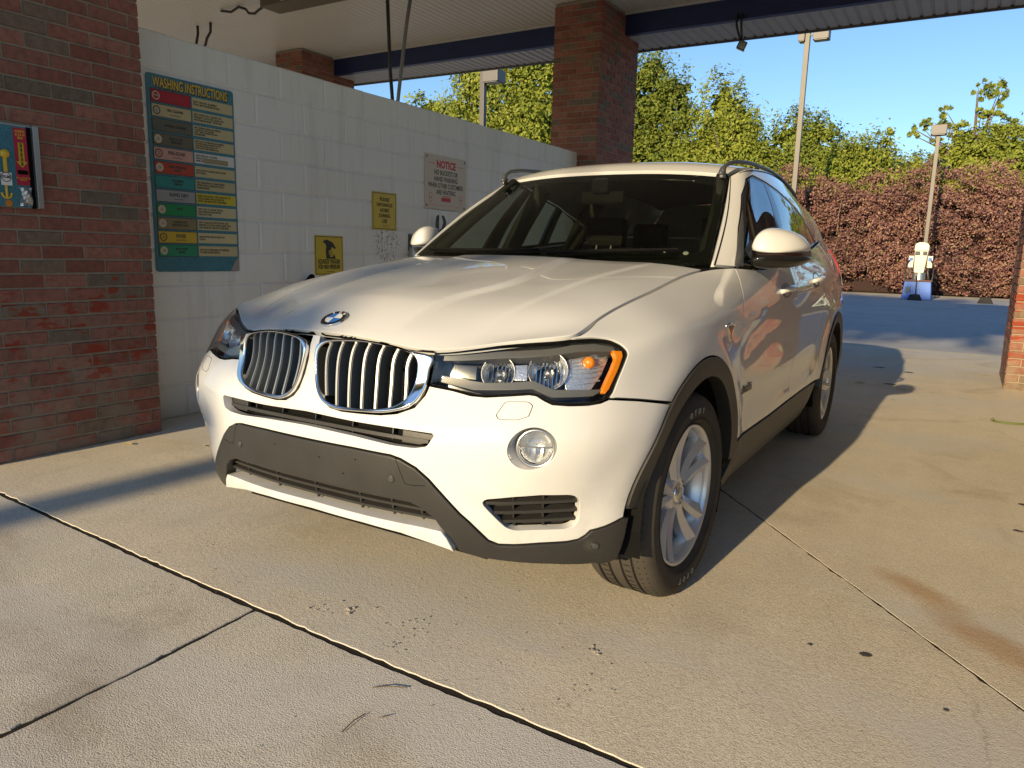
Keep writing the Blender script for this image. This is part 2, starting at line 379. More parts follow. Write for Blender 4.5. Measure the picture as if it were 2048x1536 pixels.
def vrange(poly, u):
    z = []
    for i in range(len(poly)):
        (x0, y0), (x1, y1) = poly[i], poly[(i+1) % len(poly)]
        if (x0 > u) != (x1 > u): z.append(y0+(y1-y0)*(u-x0)/(x1-x0))
    return (min(z), max(z)) if z else (None, None)
def urange(poly, v):
    a, b = vrange([(y, x) for x, y in poly], v); return a, b
def bar(S, path, h, depth, off=0., flip=False):
    """a strip of width h lying along a path of (u,v) on S, with thickness"""
    path = np.array(path, float); n = len(path)
    t = np.gradient(path, axis=0); nv = np.stack([-t[:, 1], t[:, 0]], 1); nv /= np.linalg.norm(nv, axis=1, keepdims=True)
    V = []; 
    A = path+nv*h/2; B = path-nv*h/2
    for Q in (A, B):
        p = S.at(Q[:, 0], Q[:, 1]); m = S.nor(Q[:, 0], Q[:, 1]); V += [p+m*off, p+m*(off-depth)]
    A0, A1, B0, B1 = V; V = np.concatenate([A0, B0, B1, A1]); F = []
    for i in range(n-1):
        for k in range(4): F.append((k*n+i, k*n+i+1, ((k+1) % 4)*n+i+1, ((k+1) % 4)*n+i))
    F += [(0, n, 2*n, 3*n), (n-1, 4*n-1, 3*n-1, 2*n-1)]
    return V, [f[::-1] for f in F]
# ================================================================== GROUND
def m_concrete(name, c0, c1, grit=1., seed=0., stain=False):
    t = NT(name); v = t.geo(); v2 = t.geo((1, 1, 1), (0, 0, .6+seed))
    big = t.noise(v, .55, 5, .6, .4); mid = t.noise(v2, 3.2, 7, .66, .3); fine = t.noise(v, 62, 4, .75); speck = t.noise(v, 230, 2, .6)
    streak = t.noise(t.geo((5, .5, 1), (0, 0, .25+seed)), 1.4, 5, .6)
    f = t.math('ADD', t.math('MULTIPLY', big, .45), t.math('MULTIPLY', mid, .40)); f = t.math('ADD', f, t.math('MULTIPLY', streak, .25))
    c = t.ramp(f, [(.34, c0), (.56, tuple((a+b)/2 for a, b in zip(c0, c1))), (.78, c1)])
    c = t.mix(t.ramp(speck, [(.36, .62*grit), (.50, 0.)]), c, tuple(x*.42 for x in c0))
    c = t.mix(t.ramp(speck, [(.58, 0.), (.74, .55*grit)]), c, tuple(min(.85, x*1.35) for x in c1))
    c = t.mix(t.ramp(fine, [(.30, .45), (.50, 0.)]), c, tuple(x*.62 for x in c0))
    dark = t.noise(t.geo((1, 1, 1), (0, 0, 1.7)), 1.1, 8, .7, .8)
    c = t.mix(t.ramp(dark, [(.54-.05*(grit > 1), 0.), (.72, .55+.2*(grit > 1))]), c, tuple(x*k for x, k in zip(c0, (.52, .46, .38))))
    pit = t.n('ShaderNodeTexVoronoi'); pit.inputs['Scale'].default_value = 5.5; pit.inputs['Randomness'].default_value = 1; t.l(v2, pit.inputs['Vector'])
    pm = t.ramp(t.math('ADD', pit.outputs['Distance'], t.math('MULTIPLY', mid, .10)), [(.085, .9), (.115, 0.)])
    c = t.mix(t.math('MULTIPLY', pm, t.ramp(t.noise(v, 1.7, 2), [(.52, 0.), (.6, 1.)])), c, tuple(x*.28 for x in c0))
    gp = t.n('ShaderNodeSeparateXYZ'); t.l(t.geo(), gp.inputs[0])
    patchm = t.ramp(t.noise(t.geo((.8, 1.6, 1), (0, 0, .2+seed)), .9, 4, .55, .6), [(.47, 0.), (.60, .6)])
    c = t.mix(patchm, c, tuple(sum(c1)/3*.80*k for k in (1.02, 1.0, .95)))            # greyer, smoother patches
    if stain:
        for cx, cy, sx, sy, a in ((1.62, .52, .30, .10, -.75), (1.85, .22, .42, .12, -.75)):
            mp = t.n('ShaderNodeMapping'); mp.vector_type = 'TEXTURE'; mp.inputs['Location'].default_value = (cx, cy, 0); mp.inputs['Rotation'].default_value = (0, 0, a); mp.inputs['Scale'].default_value = (sx, sy, 1)
            g = t.n('ShaderNodeNewGeometry'); t.l(g.outputs['Position'], mp.inputs[0]); gr = t.n('ShaderNodeTexGradient'); gr.gradient_type = 'SPHERICAL'; t.l(mp.outputs[0], gr.inputs[0])
            k = t.math('MULTIPLY', gr.outputs['Fac'], t.math('ADD', t.noise(v, 6, 5, .7), .25))
            c = t.mix(t.ramp(k, [(.10, 0.), (.55, .55)]), c, (.36, .19, .06))
    cr = t.n('ShaderNodeTexVoronoi'); cr.feature = 'DISTANCE_TO_EDGE'; cr.inputs['Scale'].default_value = .55
    wv = t.n('ShaderNodeVectorMath', operation='ADD'); nv = t.n('ShaderNodeTexNoise'); nv.inputs['Scale'].default_value = 2.2; nv.inputs['Detail'].default_value = 6; t.l(v2, nv.inputs['Vector'])
    sc = t.n('ShaderNodeVectorMath', operation='SCALE'); t.l(nv.outputs['Color'], sc.inputs[0]); sc.inputs['Scale'].default_value = .55; t.l(v2, wv.inputs[0]); t.l(sc.outputs[0], wv.inputs[1]); t.l(wv.outputs[0], cr.inputs['Vector'])
    ck = t.math('MULTIPLY', t.ramp(cr.outputs['Distance'], [(.0, 1.), (.0045, 0.)]), t.ramp(t.noise(v, .8, 3), [(.60, 0.), (.70, .30)]))
    c = t.mix(ck, c, tuple(x*.25 for x in c0))
    h = t.math('ADD', t.math('MULTIPLY', fine, .45), t.math('MULTIPLY', speck, .60*grit)); h = t.math('ADD', h, t.math('MULTIPLY', mid, .5))
    t.bsdf(c, .86, 0, .25, t.bump(h, .45, .008)); return t.m
C_BAY = m_concrete('smooth bay concrete', (.53, .475, .375), (.72, .65, .52), .75, 0., True)
C_APRON = m_concrete('coarse apron concrete', (.50, .46, .385), (.74, .685, .575), 1.2, .9)
C_LOT = m_concrete('worn lot paving', (.36, .365, .37), (.52, .52, .52), .8, 2.1)
SOIL = m_concrete('bare soil', (.10, .075, .05), (.17, .13, .09), 1.2, 1.3)
JOINT = flat('joint filler', (.030, .026, .022), .95, spec=.1, var=.4, scale=40)
def slab(name, poly, mat, z=0., depth=.07, jit=.003, step=.025, bv=.0025):
    P = np.array(resample(poly, step)) if jit else np.array(poly, float)
    if area2(P) < 0: P = P[::-1]
    n = len(P); nr = np.roll(P, -1, 0)-np.roll(P, 1, 0); nr = np.stack([nr[:, 1], -nr[:, 0]], 1); nr /= np.linalg.norm(nr, axis=1, keepdims=True)+1e-9
    w = rng.normal(size=n); w = np.convolve(np.r_[w, w, w], [.15, .7, .15], 'same')[n:2*n]; w -= np.where(rng.random(n) > .965, 2.2, 0)
    P = P+nr*(w*jit)[:, None]-nr*jit
    In = P-nr*bv
    V = [(x, y, z) for x, y in In]+[(x, y, z-bv) for x, y in P]+[(x, y, z-depth) for x, y in P]
    F = [tuple(range(n))]+[(n+i, n+(i+1) % n, (i+1) % n, i) for i in range(n)]+[(2*n+i, 2*n+(i+1) % n, n+(i+1) % n, n+i) for i in range(n)]
    o = obj(name, V, F, mat); o['kind'] = 'structure'; return o
jy = lambda x: np.interp(x, [-14, -2.03, -.73, .38, 1.14, 14], [-.40, -.78, -.844, -.884, -.890, -.93])
J = [(x, float(jy(x))) for x in (-14, -5, -2.03, -.73, .38, 1.14, 2.554, 5, 14)]
dg = lambda y: .731+1.167*(1.229-y)/1.354
e = (1, 0)
fy = lambda x: 8.93+.12*(x-0)*.6
bay_l = [(-14, fy(-14)), (-14, -.40)]+[p for p in J[1:7]]+[(dg(4.9), 4.9), (dg(8.2)+.2, 8.2), (-5.5, fy(-5.5))]
bay_l = [(-14, fy(-14))]+J[:6]+[(2.550, -.898), (dg(1.0)-.003, 1.0), (dg(fy(-6.0))-.003, fy(-6.0))]
bay_r = [(2.556, -.898)]+J[7:]+[(14, fy(14)), (2, fy(2)), (dg(fy(-6.0))+.003, fy(-6.0)), (dg(1.0)+.003, 1.0)]
slab('bay_floor', bay_l, C_BAY, .0012, jit=.0026, bv=.0015)
slab('bay_floor', bay_r, C_BAY, .0008, jit=.0012, step=.03, bv=.0008)
g_ = .014
AJ = [(x, y-g_) for x, y in J]
ax_ = lambda y: np.interp(y, [-14, -1.623, -1.232, -.866], [-.14, -.156, -.162, -.18])
slab('apron_slab', AJ[:3]+[AJ[3]]+[(ax_(-.875)-.004, jy(-.18)-g_), (ax_(-1.25)-.004, -1.25), (ax_(-3)-.004, -3), (-.145, -14), (-14, -14)], C_APRON, 0., jit=.0022)
slab('apron_slab', [(ax_(-.875)+.004, jy(-.18)-g_)]+AJ[4:]+[(14, -14), (-.135, -14), (ax_(-3)+.004, -3), (ax_(-1.25)+.004, -1.25)], C_APRON, 0., jit=.0022)
def filler(pts, w_, z_):
    P = np.array(pts, float); T_ = np.gradient(P, axis=0); n_ = np.stack([-T_[:, 1], T_[:, 0]], 1); n_ /= np.linalg.norm(n_, axis=1, keepdims=True); k = len(P)
    o = obj('joint_filler', [(x, y, z_) for x, y in P+n_*w_]+[(x, y, z_) for x, y in P-n_*w_], [(i, i+1, k+i+1, k+i) for i in range(k-1)], JOINT); o['kind'] = 'structure'
filler([(x, y-g_/2) for x, y in J], .022, -.002); filler([(ax_(y), y) for y in (-.86, -1.25, -3, -14)], .02, -.004); filler([(dg(y), y) for y in (-.90, 1., 4., 9.3)], .02, -.0010)
for k, (y0, y1) in enumerate(((8.97, 14.78), (14.80, 20.2), (20.23, 27.9))):
    o = obj('parking_lot', [(-60, y0+(-60*.072 if k == 0 else -1), -.004-.0*k), (60, y0+(60*.072 if k == 0 else 1.), -.004), (60, y1+1., -.004), (-60, y1-1, -.004)], [(0, 1, 2, 3)], C_LOT); o['kind'] = 'structure'
o = obj('ground', [(-600, -600, -.035), (600, -600, -.035), (600, 600, -.035), (-600, 600, -.035)], [(0, 1, 2, 3)], JOINT); o['kind'] = 'structure'
o = obj('planting_bed', [(-60, 28.05, -.002), (60, 30.2, -.002), (60, 60, -.002), (-60, 60, -.002)], [(0, 1, 2, 3)], SOIL); o['kind'] = 'structure'
KERB = flat('kerb concrete', (.13, .12, .105), .85, var=.25, scale=3)
mb = MB()
for k in range(24): x0 = -36+k*3.; mb.box((x0, 27.9+.018*x0, -.02), (x0+2.985, 28.06+.018*x0, .05), .012)
tag(mb.obj('kerb', KERB), kind='structure')
o = obj('street', [(-80, -40, -.006), (80, -40, -.006), (80, -14.1, -.006), (-80, -14.1, -.006)], [(0, 1, 2, 3)], C_LOT); o['kind'] = 'structure'
# ================================================================== BRICK PIERS AND WALL
def m_brick():
    t = NT('brick'); v = t.geo(); oi = t.n('ShaderNodeObjectInfo'); rnd = oi.outputs['Random']
    g = t.n('ShaderNodeNewGeometry'); r2 = t.math('FRACT', t.math('ADD', rnd, g.outputs['Random Per Island']))
    c = t.ramp(r2, [(0., (.31, .120, .085)), (.2, (.26, .098, .072)), (.4, (.345, .150, .105)), (.58, (.29, .120, .088)), (.76, (.205, .150, .105)), (.86, (.17, .135, .10)), (.92, (.24, .085, .060))], 'CONSTANT')
    n1 = t.noise(v, 26, 6, .7); c = t.mix(t.ramp(n1, [(.35, .55), (.6, 0.)]), c, (.085, .045, .035), 'MIX')
    n3 = t.noise(v, 95, 4, .7); c = t.mix(t.ramp(n3, [(.55, 0.), (.75, .35)]), c, (.34, .20, .15))
    z = t.n('ShaderNodeSeparateXYZ'); t.l(g.outputs['Position'], z.inputs[0])
    low = t.ramp(z.outputs[2], [(.25, 1.), (.95, .0)]); 
    pw = t.ramp(t.noise(v, 5.5, 5, .65), [(.42, 0.), (.58, .72)])
    c = t.mix(t.math('MULTIPLY', pw, low), c, (.24, .19, .145))                     # lime bloom on the lower courses
    chip = t.ramp(t.noise(t.geo((1, 3, 7)), 2.6, 3, .5), [(.55, 0.), (.59, .9)])
    c = t.mix(t.math('MULTIPLY', chip, t.ramp(z.outputs[2], [(.2, .3), (.5, 1.), (.95, 1.), (1.1, 0.)])), c, (.26, .042, .018))
    t.bsdf(c, .82, 0, .25, t.bump(t.math('ADD', n1, n3), .5, .006)); return t.m
BRICK = m_brick()
MORTAR = flat('mortar', (.30, .255, .19), .92, spec=.1, var=.3, scale=22, bump=.5)
BL, BH, BM = .221, .0747, .0105
def brick_mesh(L, name='brick'):
    hx, hz, c = (L-BM)/2, (BH-BM)/2, .004; V = []
    for y, k in ((.0, c), (-.004, 0.), (-.03, 0.)):                                # local: x along, y outward, z up
        for sx, sz in ((-1, -1), (1, -1), (1, 1), (-1, 1)):
            V.append((sx*(hx-k)+rng.normal()*.0011, y+rng.normal()*.0007, sz*(hz-k)+rng.normal()*.0011))
    F = [(0, 1, 2, 3)[::-1]]+[(4*a+i, 4*a+(i+1) % 4, 4*a+4+(i+1) % 4, 4*a+4+i) for a in (0, 1) for i in range(4)]
    me = bpy.data.meshes.new(name); me.from_pydata(V, [], F); me.materials.append(BRICK); return me
BMESH = {}
def bm_for(L):
    k = round(L, 3)
    if k not in BMESH: BMESH[k] = [brick_mesh(L) for _ in range(5)]
    return random.choice(BMESH[k])
def courses(W, k):
    """brick lengths along one course"""
    off = 0 if k % 2 else BL/2; x = 0; out = []
    while x < W-1e-6:
        L = off if (x == 0 and off) else BL; L = min(L, W-x)
        if W-(x+L) < .04: L = W-x
        out.append((x, L)); x += L
    return out
def brick_face(parent, o, d, n, W, z0, z1, ranges, shift=0):
    """o: base corner, d: along, n: outward; courses inside any of `ranges` become bricks of their own, the rest one joined part"""
    o, d, n = Vector(o), Vector(d), Vector(n); rest = MB(); ang = math.atan2(d.y, d.x)
    for k in range(int((z1-z0)/BH)):
        zc = z0+(k+.5)*BH; own = any(a <= zc <= b for a, b, *_ in ranges)
        for x, L in courses(W, k+shift):
            p = o+d*(x+L/2)+n*(.0+rng.normal()*.0008); p.z = zc
            if own and all(x+L/2 >= r[2] for r in ranges if len(r) > 2):
                share('brick', bm_for(L), parent, p, (0, rng.normal()*.004, ang+math.pi if d.cross(n).z < 0 else ang))
            else:
                me = bm_for(L); M = Matrix.Translation(p) @ Matrix.Rotation(ang+math.pi if d.cross(n).z < 0 else ang, 4, 'Z')
                rest.add([M @ v.co for v in me.vertices], [tuple(f.vertices) for f in me.polygons])
    return rest
def pier(name, label, x0, x1, y0, y1, zt, faces, cat='brick pillar', group=None):
    p = tag(empty(name, ((x0+x1)/2, (y0+y1)/2, 0)), label, cat, group)
    i = .008; MB().box((x0+i, y0+i, 0), (x1-i, y1-i, zt)).obj('mortar_core', MORTAR, p).location = (-(x0+x1)/2, -(y0+y1)/2, 0)
    rest = MB()
    spec = {'+x': ((x1, y0, 0), (0, 1, 0), (1, 0, 0), y1-y0), '-y': ((x0, y0, 0), (1, 0, 0), (0, -1, 0), x1-x0), '-x': ((x0, y0, 0), (0, 1, 0), (-1, 0, 0), y1-y0), '+y': ((x0, y1, 0), (1, 0, 0), (0, 1, 0), x1-x0)}
    before = set(bpy.data.objects[:])
    for k, (f, (o, d, n, W)) in enumerate(spec.items()):
        r = brick_face(p, o, d, n, W, 0., zt, faces.get(f, []), shift=k); rest.add(r.V, r.F)
    inv = Matrix.Translation((-(x0+x1)/2, -(y0+y1)/2, 0))
    for q in set(bpy.data.objects)-before: q.location = inv @ q.location
    q = rest.obj('brickwork', BRICK, p); q.location = inv.translation; q['kind'] = 'stuff'
    return p
pier('brick_pier', 'worn red brick pier at the left with the coin box set into it', -3.10, -2.50, -.83, .34, 4.21, {'+x': [(0, 2.75, .12)]})
pier('brick_column', 'dark red brick column at the far end of the white wall, behind the car', -3.16, -2.50, 6.36, 7.53, 4.21, {'+x': [(2.2, 4.3)], '-y': [(2.2, 4.3)]})
pier('brick_column', 'dark brick column of the next bay, showing just under the ceiling above the wall', -8.25, -7.65, 6.36, 7.53, 4.21, {'+x': [(3.0, 4.3)], '-y': [(3.0, 4.3)]})
pier('brick_column', 'sunlit orange brick column at the right edge of the picture', 2.025, 2.685, 5.92, 7.09, 4.21, {'-y': [(0, 1.6)], '-x': [(0, 1.6)]})
pier('brick_pier', 'brick pier on the right side of the bay entrance, beside the camera', 2.10, 2.72, -.83, .34, 4.21, {})
def m_block():
    t = NT('painted block'); v = t.geo(); oi = t.n('ShaderNodeObjectInfo')
    g = t.n('ShaderNodeNewGeometry'); z = t.n('ShaderNodeSeparateXYZ'); t.l(g.outputs['Position'], z.inputs[0])
    big = t.noise(v, .9, 5, .6); c = t.mix(big, (.70, .69, .655), (.80, .79, .76))
    c = t.mix(t.math('MULTIPLY', oi.outputs['Random'], .22), c, (.64, .61, .56))
    c = t.mix(t.ramp(t.noise(t.geo((1, 4, .35)), 2.2, 6, .7), [(.52, 0.), (.74, .34)]), c, (.42, .37, .30))   # runs of dirt
    c = t.mix(t.ramp(z.outputs[2], [(.0, .75), (.12, .35), (.5, 0.)]), c, (.40, .35, .28))                       # splash zone
    pin = t.ramp(t.noise(v, 33, 5, .75), [(.30, .8), (.345, 0.)]); c = t.mix(t.math('MULTIPLY', pin, .6), c, (.26, .24, .21))
    yy = t.n('ShaderNodeMapping'); yy.vector_type = 'TEXTURE'; yy.inputs['Location'].default_value = (-2.77, 2.74, 1.18); yy.inputs['Scale'].default_value = (1, .22, .20); t.l(g.outputs['Position'], yy.inputs[0])
    sp = t.n('ShaderNodeTexGradient'); sp.gradient_type = 'SPHERICAL'; t.l(yy.outputs[0], sp.inputs[0])
    fl = t.math('MULTIPLY', t.ramp(sp.outputs['Fac'], [(.05, 0.), (.4, 1.)]), t.ramp(t.noise(t.geo((1, 1.6, 1)), 40, 4, .7), [(.55, 0.), (.60, 1.)])); c = t.mix(fl, c, (.13, .11, .09))  # flaked paint
    rough = t.noise(v, 70, 5, .7); t.bsdf(c, .62, 0, .35, t.bump(t.math('ADD', t.math('MULTIPLY', rough, .6), t.noise(v, 18, 4)), .5, .006)); return t.m
BLOCK = m_block()
def block_mesh(L, H, T, rc=.010):
    hx, hz = (L-.009)/2, (H-.009)/2; V = []
    prof = [(T/2-.0, rc), (T/2-.0035, .0035), (T/2-.009, 0), (-T/2+.007, 0), (-T/2+.0035, .003), (-T/2, rc)]
    for x, k in prof:
        for sy, sz in ((-1, -1), (1, -1), (1, 1), (-1, 1)): V.append((x, sy*(hx-k)+rng.normal()*.0012, sz*(hz-k)+rng.normal()*.0012))
    F = [(0, 1, 2, 3), (20, 23, 22, 21)]+[(4*a+i, 4*a+4+i, 4*a+4+(i+1) % 4, 4*a+(i+1) % 4) for a in range(5) for i in range(4)]
    me = bpy.data.meshes.new('block'); me.from_pydata(V, [], F); me.materials.append(BLOCK); return me
def block_wall(x0, x1, y0, y1, zt, label, own=True):
    w = tag(empty('block_wall', ((x0+x1)/2, y0, 0)), label, 'wall'); T = x1-x0; cache = {}; rest = MB(); N = 11; H = zt/N
    MB().box((-T/2+.006, .0, 0), (T/2-.0075, y1-y0-.004, zt-.012)).obj('mortar_bed', BLOCK, w)
    for k in range(N):
        a = .26 if k % 2 == 0 else .04; ys = [y0]+[y for y in (a+.44*i for i in range(-2, 40)) if y0+.05 < y < y1-.05]+[y1]
        for p, q in zip(ys, ys[1:]):
            key = (round(q-p, 2), random.randrange(3))
            if key not in cache: cache[key] = block_mesh(q-p, H, T)
            loc = (rng.normal()*.0008, (p+q)/2-y0, (k+.5)*H)
            if own: share('block', cache[key], w, loc, (0, 0, rng.normal()*.001))
            else: rest.add([Vector(loc)+v.co for v in cache[key].vertices], [tuple(f.vertices) for f in cache[key].polygons])
    if not own: tag(rest.obj('blockwork', BLOCK, w), kind='stuff')
    return w
block_wall(-2.97, -2.77, .345, 6.455, 2.425, 'white painted concrete block wall carrying the signs, left of the car')
block_wall(2.29, 2.49, .345, 5.915, 2.425, 'white painted block wall on the right side of the bay, beside the camera', False)
# ================================================================== CANOPY
CEIL = flat('white ceiling metal', (.50, .495, .47), .45, spec=.4, var=.08, scale=2)
NAVY = flat('navy painted steel', (.010, .022, .085), .38, var=.25, scale=4)
SOFFIT = flat('grey soffit metal', (.40, .41, .42), .5, var=.08, scale=3)
ROOFING = flat('roof shingle', (.07, .06, .055), .9, var=.3)
DRIP = flat('drip edge metal', (.10, .10, .105), .5)
can = tag(empty('canopy_roof', (0, 3, 0)), 'car wash canopy overhead with pale ribbed ceiling and navy edge beam', 'roof')
def cpart(mb, name, mat, **kw):
    o = mb.obj(name, mat, can, **kw); o.location = (0, -3, 0); return o
ZC = 4.22
w = .10; me = bpy.data.meshes.new('ceiling_plank'); V = []
for y in (-1.0, 7.06):
    for x, z in ((-w/2+.002, .02), (-w/2+.002, .007), (-w/2+.009, 0), (w/2-.009, 0), (w/2-.002, .007), (w/2-.002, .02)): V.append((x, y, z))
me.from_pydata(V, [], [(i, i+1, 7+i, 6+i) for i in range(5)]); me.materials.append(CEIL)
for k in range(233): share('ceiling_plank', me, can, (-14.4+k*w, -3, ZC))
def eave(x): return 7.70+(x+8)*.022
cpart(MB().box((-14, -1.0, ZC+.022), (9, 7.2, ZC+.06)), 'ceiling_deck', ROOFING)
for a, b in ((-14, -8.25), (-7.65, -3.16), (-2.50, 2.025), (2.685, 9)):
    cpart(MB().box((a, 7.06, 3.95), (b, 7.15, ZC+.02)), 'edge_beam', NAVY)
for a, b in ((-14, -8.25), (-7.65, -3.16), (-2.50, 2.025), (2.685, 9)):
    cpart(MB().box((a, 7.035, ZC-.03), (b, 7.057, ZC-.001)), 'ceiling_trim', CEIL)
w = .125; me = bpy.data.meshes.new('soffit_panel'); V = []
for y in (7.153, 7.60):
    for x, z in ((-w/2, .016), (-w/2+.012, .0), (w/2-.030, .0), (w/2-.020, .016), (w/2, .016)): V.append((x, y, z))
me.from_pydata(V, [], [(i, i+1, 6+i, 5+i) for i in range(4)]); me.materials.append(SOFFIT)
for k in range(92):
    x = -8.6+k*w; o = share('soffit_panel', me, can, (x, 0, 3.95)); s = (eave(x)-7.153)/(7.60-7.153); o.scale = (1, s, 1); o.location = (x, 7.153-7.153*s-3, 3.95)
mb = MB(); 
for a, b in ((-14, -2.8), (-2.8, 9)): mb.prism([(eave(a), 3.925), (eave(a)+.02, 3.925), (eave(a)+.02, 4.38), (eave(a), 4.38)], 0, a, b) if False else mb.add([(a, eave(a), 3.925), (b, eave(b), 3.925), (b, eave(b)+.03, 3.925), (a, eave(a)+.03, 3.925), (a, eave(a), 4.40), (b, eave(b), 4.40), (b, eave(b)+.03, 4.40), (a, eave(a)+.03, 4.40)], [(0,3,2,1),(4,5,6,7),(0,1,5,4),(1,2,6,5),(2,3,7,6),(3,0,4,7)])
cpart(mb, 'drip_edge', DRIP)
cpart(MB().box((-14, -1.09, 3.95), (9, -1.0, ZC+.02)).box((-14, -1.62, 3.93), (9, -1.59, 4.45)).box((-14, -1.59, 3.95), (9, -1.09, 3.97)), 'front_fascia', NAVY)
cpart(MB().add([(-14, -1.62, 4.45), (9, -1.62, 4.45), (9, 3.2, 5.3), (-14, 3.2, 5.3), (-14, 8.0, 4.40), (9, 8.0, 4.40)], [(0, 1, 2, 3), (3, 2, 5, 4)]), 'roof_slope', ROOFING)
# ------------------------------------------------------------------ car materials
def m_paint():
    t = NT('white car paint'); v = t.co('Object'); f = t.noise(v, 3, 5)
    c = t.mix(f, (.605, .605, .59), (.635, .635, .62))
    z = t.n('ShaderNodeSeparateXYZ'); t.l(t.geo(), z.inputs[0])
    low = t.ramp(z.outputs[2], [(.20, 1.), (.62, 0.)]); d = t.ramp(t.noise(v, 11, 7, .72), [(.45, 0.), (.72, .5)])
    c = t.mix(t.math('MULTIPLY', low, d), c, (.36, .30, .22))                       # road dust towards the sills
    sp = t.ramp(t.noise(v, 85, 3, .7), [(.68, 0.), (.74, .35)]); c = t.mix(t.math('MULTIPLY', sp, t.ramp(z.outputs[2], [(.3, 1.), (1.0, .25)])), c, (.30, .25, .18))
    r = t.math('ADD', .34, t.math('MULTIPLY', t.noise(v, 60, 3), .06))
    p = t.bsdf(c, r, 0, .12, None, Coat_Weight=1., Coat_Roughness=.015, Coat_IOR=1.5); return t.m
def m_glass(name, tint, f0=.04, pw=5., top=1.):
    """thin sheet: clear transmission plus a mirror that grows towards grazing view, equal from both sides"""
    t = NT(name); a = t.n('ShaderNodeBsdfTransparent'); a.inputs[0].default_value = (*tint, 1)
    g = t.n('ShaderNodeBsdfGlossy'); g.inputs['Roughness'].default_value = 0
    lw = t.n('ShaderNodeLayerWeight'); lw.inputs[0].default_value = .5
    k = t.math('MULTIPLY', t.math('ADD', f0, t.math('MULTIPLY', t.math('POWER', lw.outputs['Facing'], pw), 1-f0)), top)
    m = t.n('ShaderNodeMixShader'); t.l(k, m.inputs[0]); t.l(a.outputs[0], m.inputs[1]); t.l(g.outputs[0], m.inputs[2]); t.l(m.outputs[0], t.out.inputs[0]); return t.m
PAINT = m_paint()
SCREEN = m_glass('windscreen glass', (.44, .49, .41), .035, 5., .8)
SIDEGLASS = m_glass('side window glass', (.80, .86, .76), .09, 3.2)
LENS = m_glass('clear lamp lens', (.90, .91, .90), .045)
AMBER = flat('amber lamp plastic', (.92, .27, .015), .2, var=.1, Coat_Weight=1., Coat_Roughness=.05)
REDLENS = flat('red lamp plastic', (.35, .01, .01), .15, Coat_Weight=1.)
CHROME = flat('chrome', (.82, .82, .82), .06, 1., var=.02)
SATIN = flat('satin silver', (.60, .59, .57), .32, 1., var=.05)
REFL = flat('lamp reflector', (.88, .88, .88), .24, .82, var=.05, bump=.6, scale=20)
ALLOY = flat('alloy wheel paint', (.64, .64, .64), .32, .55, var=.05, Coat_Weight=.6, Coat_Roughness=.1)
PLASTIC = flat('grained black plastic', (.030, .029, .027), .46, spec=.45, var=.25, scale=9, bump=.15)
GLOSSBLACK = flat('gloss black trim', (.010, .010, .010), .10, var=.1)
BLACK = flat('matt black', (.0045, .0045, .0045), .8, spec=.12, var=.3)
DARKGREY = flat('dark grey blade', (.060, .063, .066), .36, var=.15)
CABIN = flat('cabin black', (.006, .006, .0055), .7, spec=.25, var=.3)
CABINGREY = flat('cabin headliner grey', (.10, .10, .09), .9, spec=.1, var=.08)
CABINTRIM = flat('pillar trim', (.028, .030, .025), .85, spec=.15, var=.1)
RUBBER = flat('rubber', (.018, .017, .016), .7, spec=.3, var=.25, scale=12, bump=.3)
BLADE = flat('grille blade grey', (.115, .125, .13), .42, var=.12)
SLATED = flat('slat edge silver', (.40, .39, .375), .42, .8, var=.05)
DISC = flat('brake disc steel', (.30, .29, .28), .35, .9)
HEADBLACK = flat('lamp housing smoked chrome', (.10, .105, .11), .25, .6, var=.2)
BROW = flat('lamp brow grey', (.11, .11, .105), .4, var=.1)
def m_tyre():
    t = NT('tyre rubber'); v = t.co('Object'); f = t.noise(v, 9, 6, .65)
    c = t.mix(f, (.030, .027, .023), (.085, .073, .057)); b = t.noise(v, 70, 4)
    t.bsdf(c, .78, 0, .3, t.bump(b, .25, .003)); return t.m
TYRE = m_tyre()
WHITE = flat('white print', (.78, .77, .73), .5, var=.04); BLUE = flat('emblem blue', (.03, .18, .55), .3)
# ------------------------------------------------------------------ car
car = tag(empty('sport_utility_vehicle'), 'white sport utility vehicle parked nose out in the wash bay, front wheels near the joint', 'car')
def side_uv(y, z, S=shell, u0=None):
    q = np.array([(1.47+y if y > -.1 else 1.25+y*.6) if u0 is None else u0, z])
    for _ in range(30):
        e = 1e-4; P = S.at([q[0], q[0]+e, q[0]], [q[1], q[1], q[1]+e]); J = np.stack([(P[1]-P[0])/e, (P[2]-P[0])/e], 1)[1:]
        q = q+np.clip(np.linalg.solve(J, np.array([y, z])-P[0][1:]), -.1, .1)
        q[1] = np.clip(q[1], .2, 1.0)
    return tuple(q)
def arc(yc, r, a0, a1, n=22, zc=.345):
    return [side_uv(yc+r*math.cos(R(a)), zc+r*math.sin(R(a))) for a in np.linspace(a0, a1, n)]
YF, YR = .06, 2.87
HLP = [(.403,.985),(.50,.992),(.589,.994),(.72,.990),(.831,.985),(.895,.962),(.931,.939),(.952,.911),(.966,.887),(.969,.873),(.955,.848),(.935,.811),(.92,.778),(.91,.764),(.888,.758),(.854,.755),(.805,.756),(.762,.760),(.74,.770),(.717,.783),(.696,.786),(.646,.781),(.575,.774),(.53,.776),(.472,.790),(.402,.800),(.404,.883)]
KID = [(.022,.918),(.021,.844),(.029,.791),(.044,.741),(.062,.716),(.093,.698),(.137,.692),(.21,.694),(.274,.697),(.324,.706),(.373,.728),(.393,.765),(.400,.809),(.403,.874),(.402,.955),(.357,.975),(.309,.985),(.261,.988),(.19,.984),(.118,.974),(.057,.958),(.033,.938)]
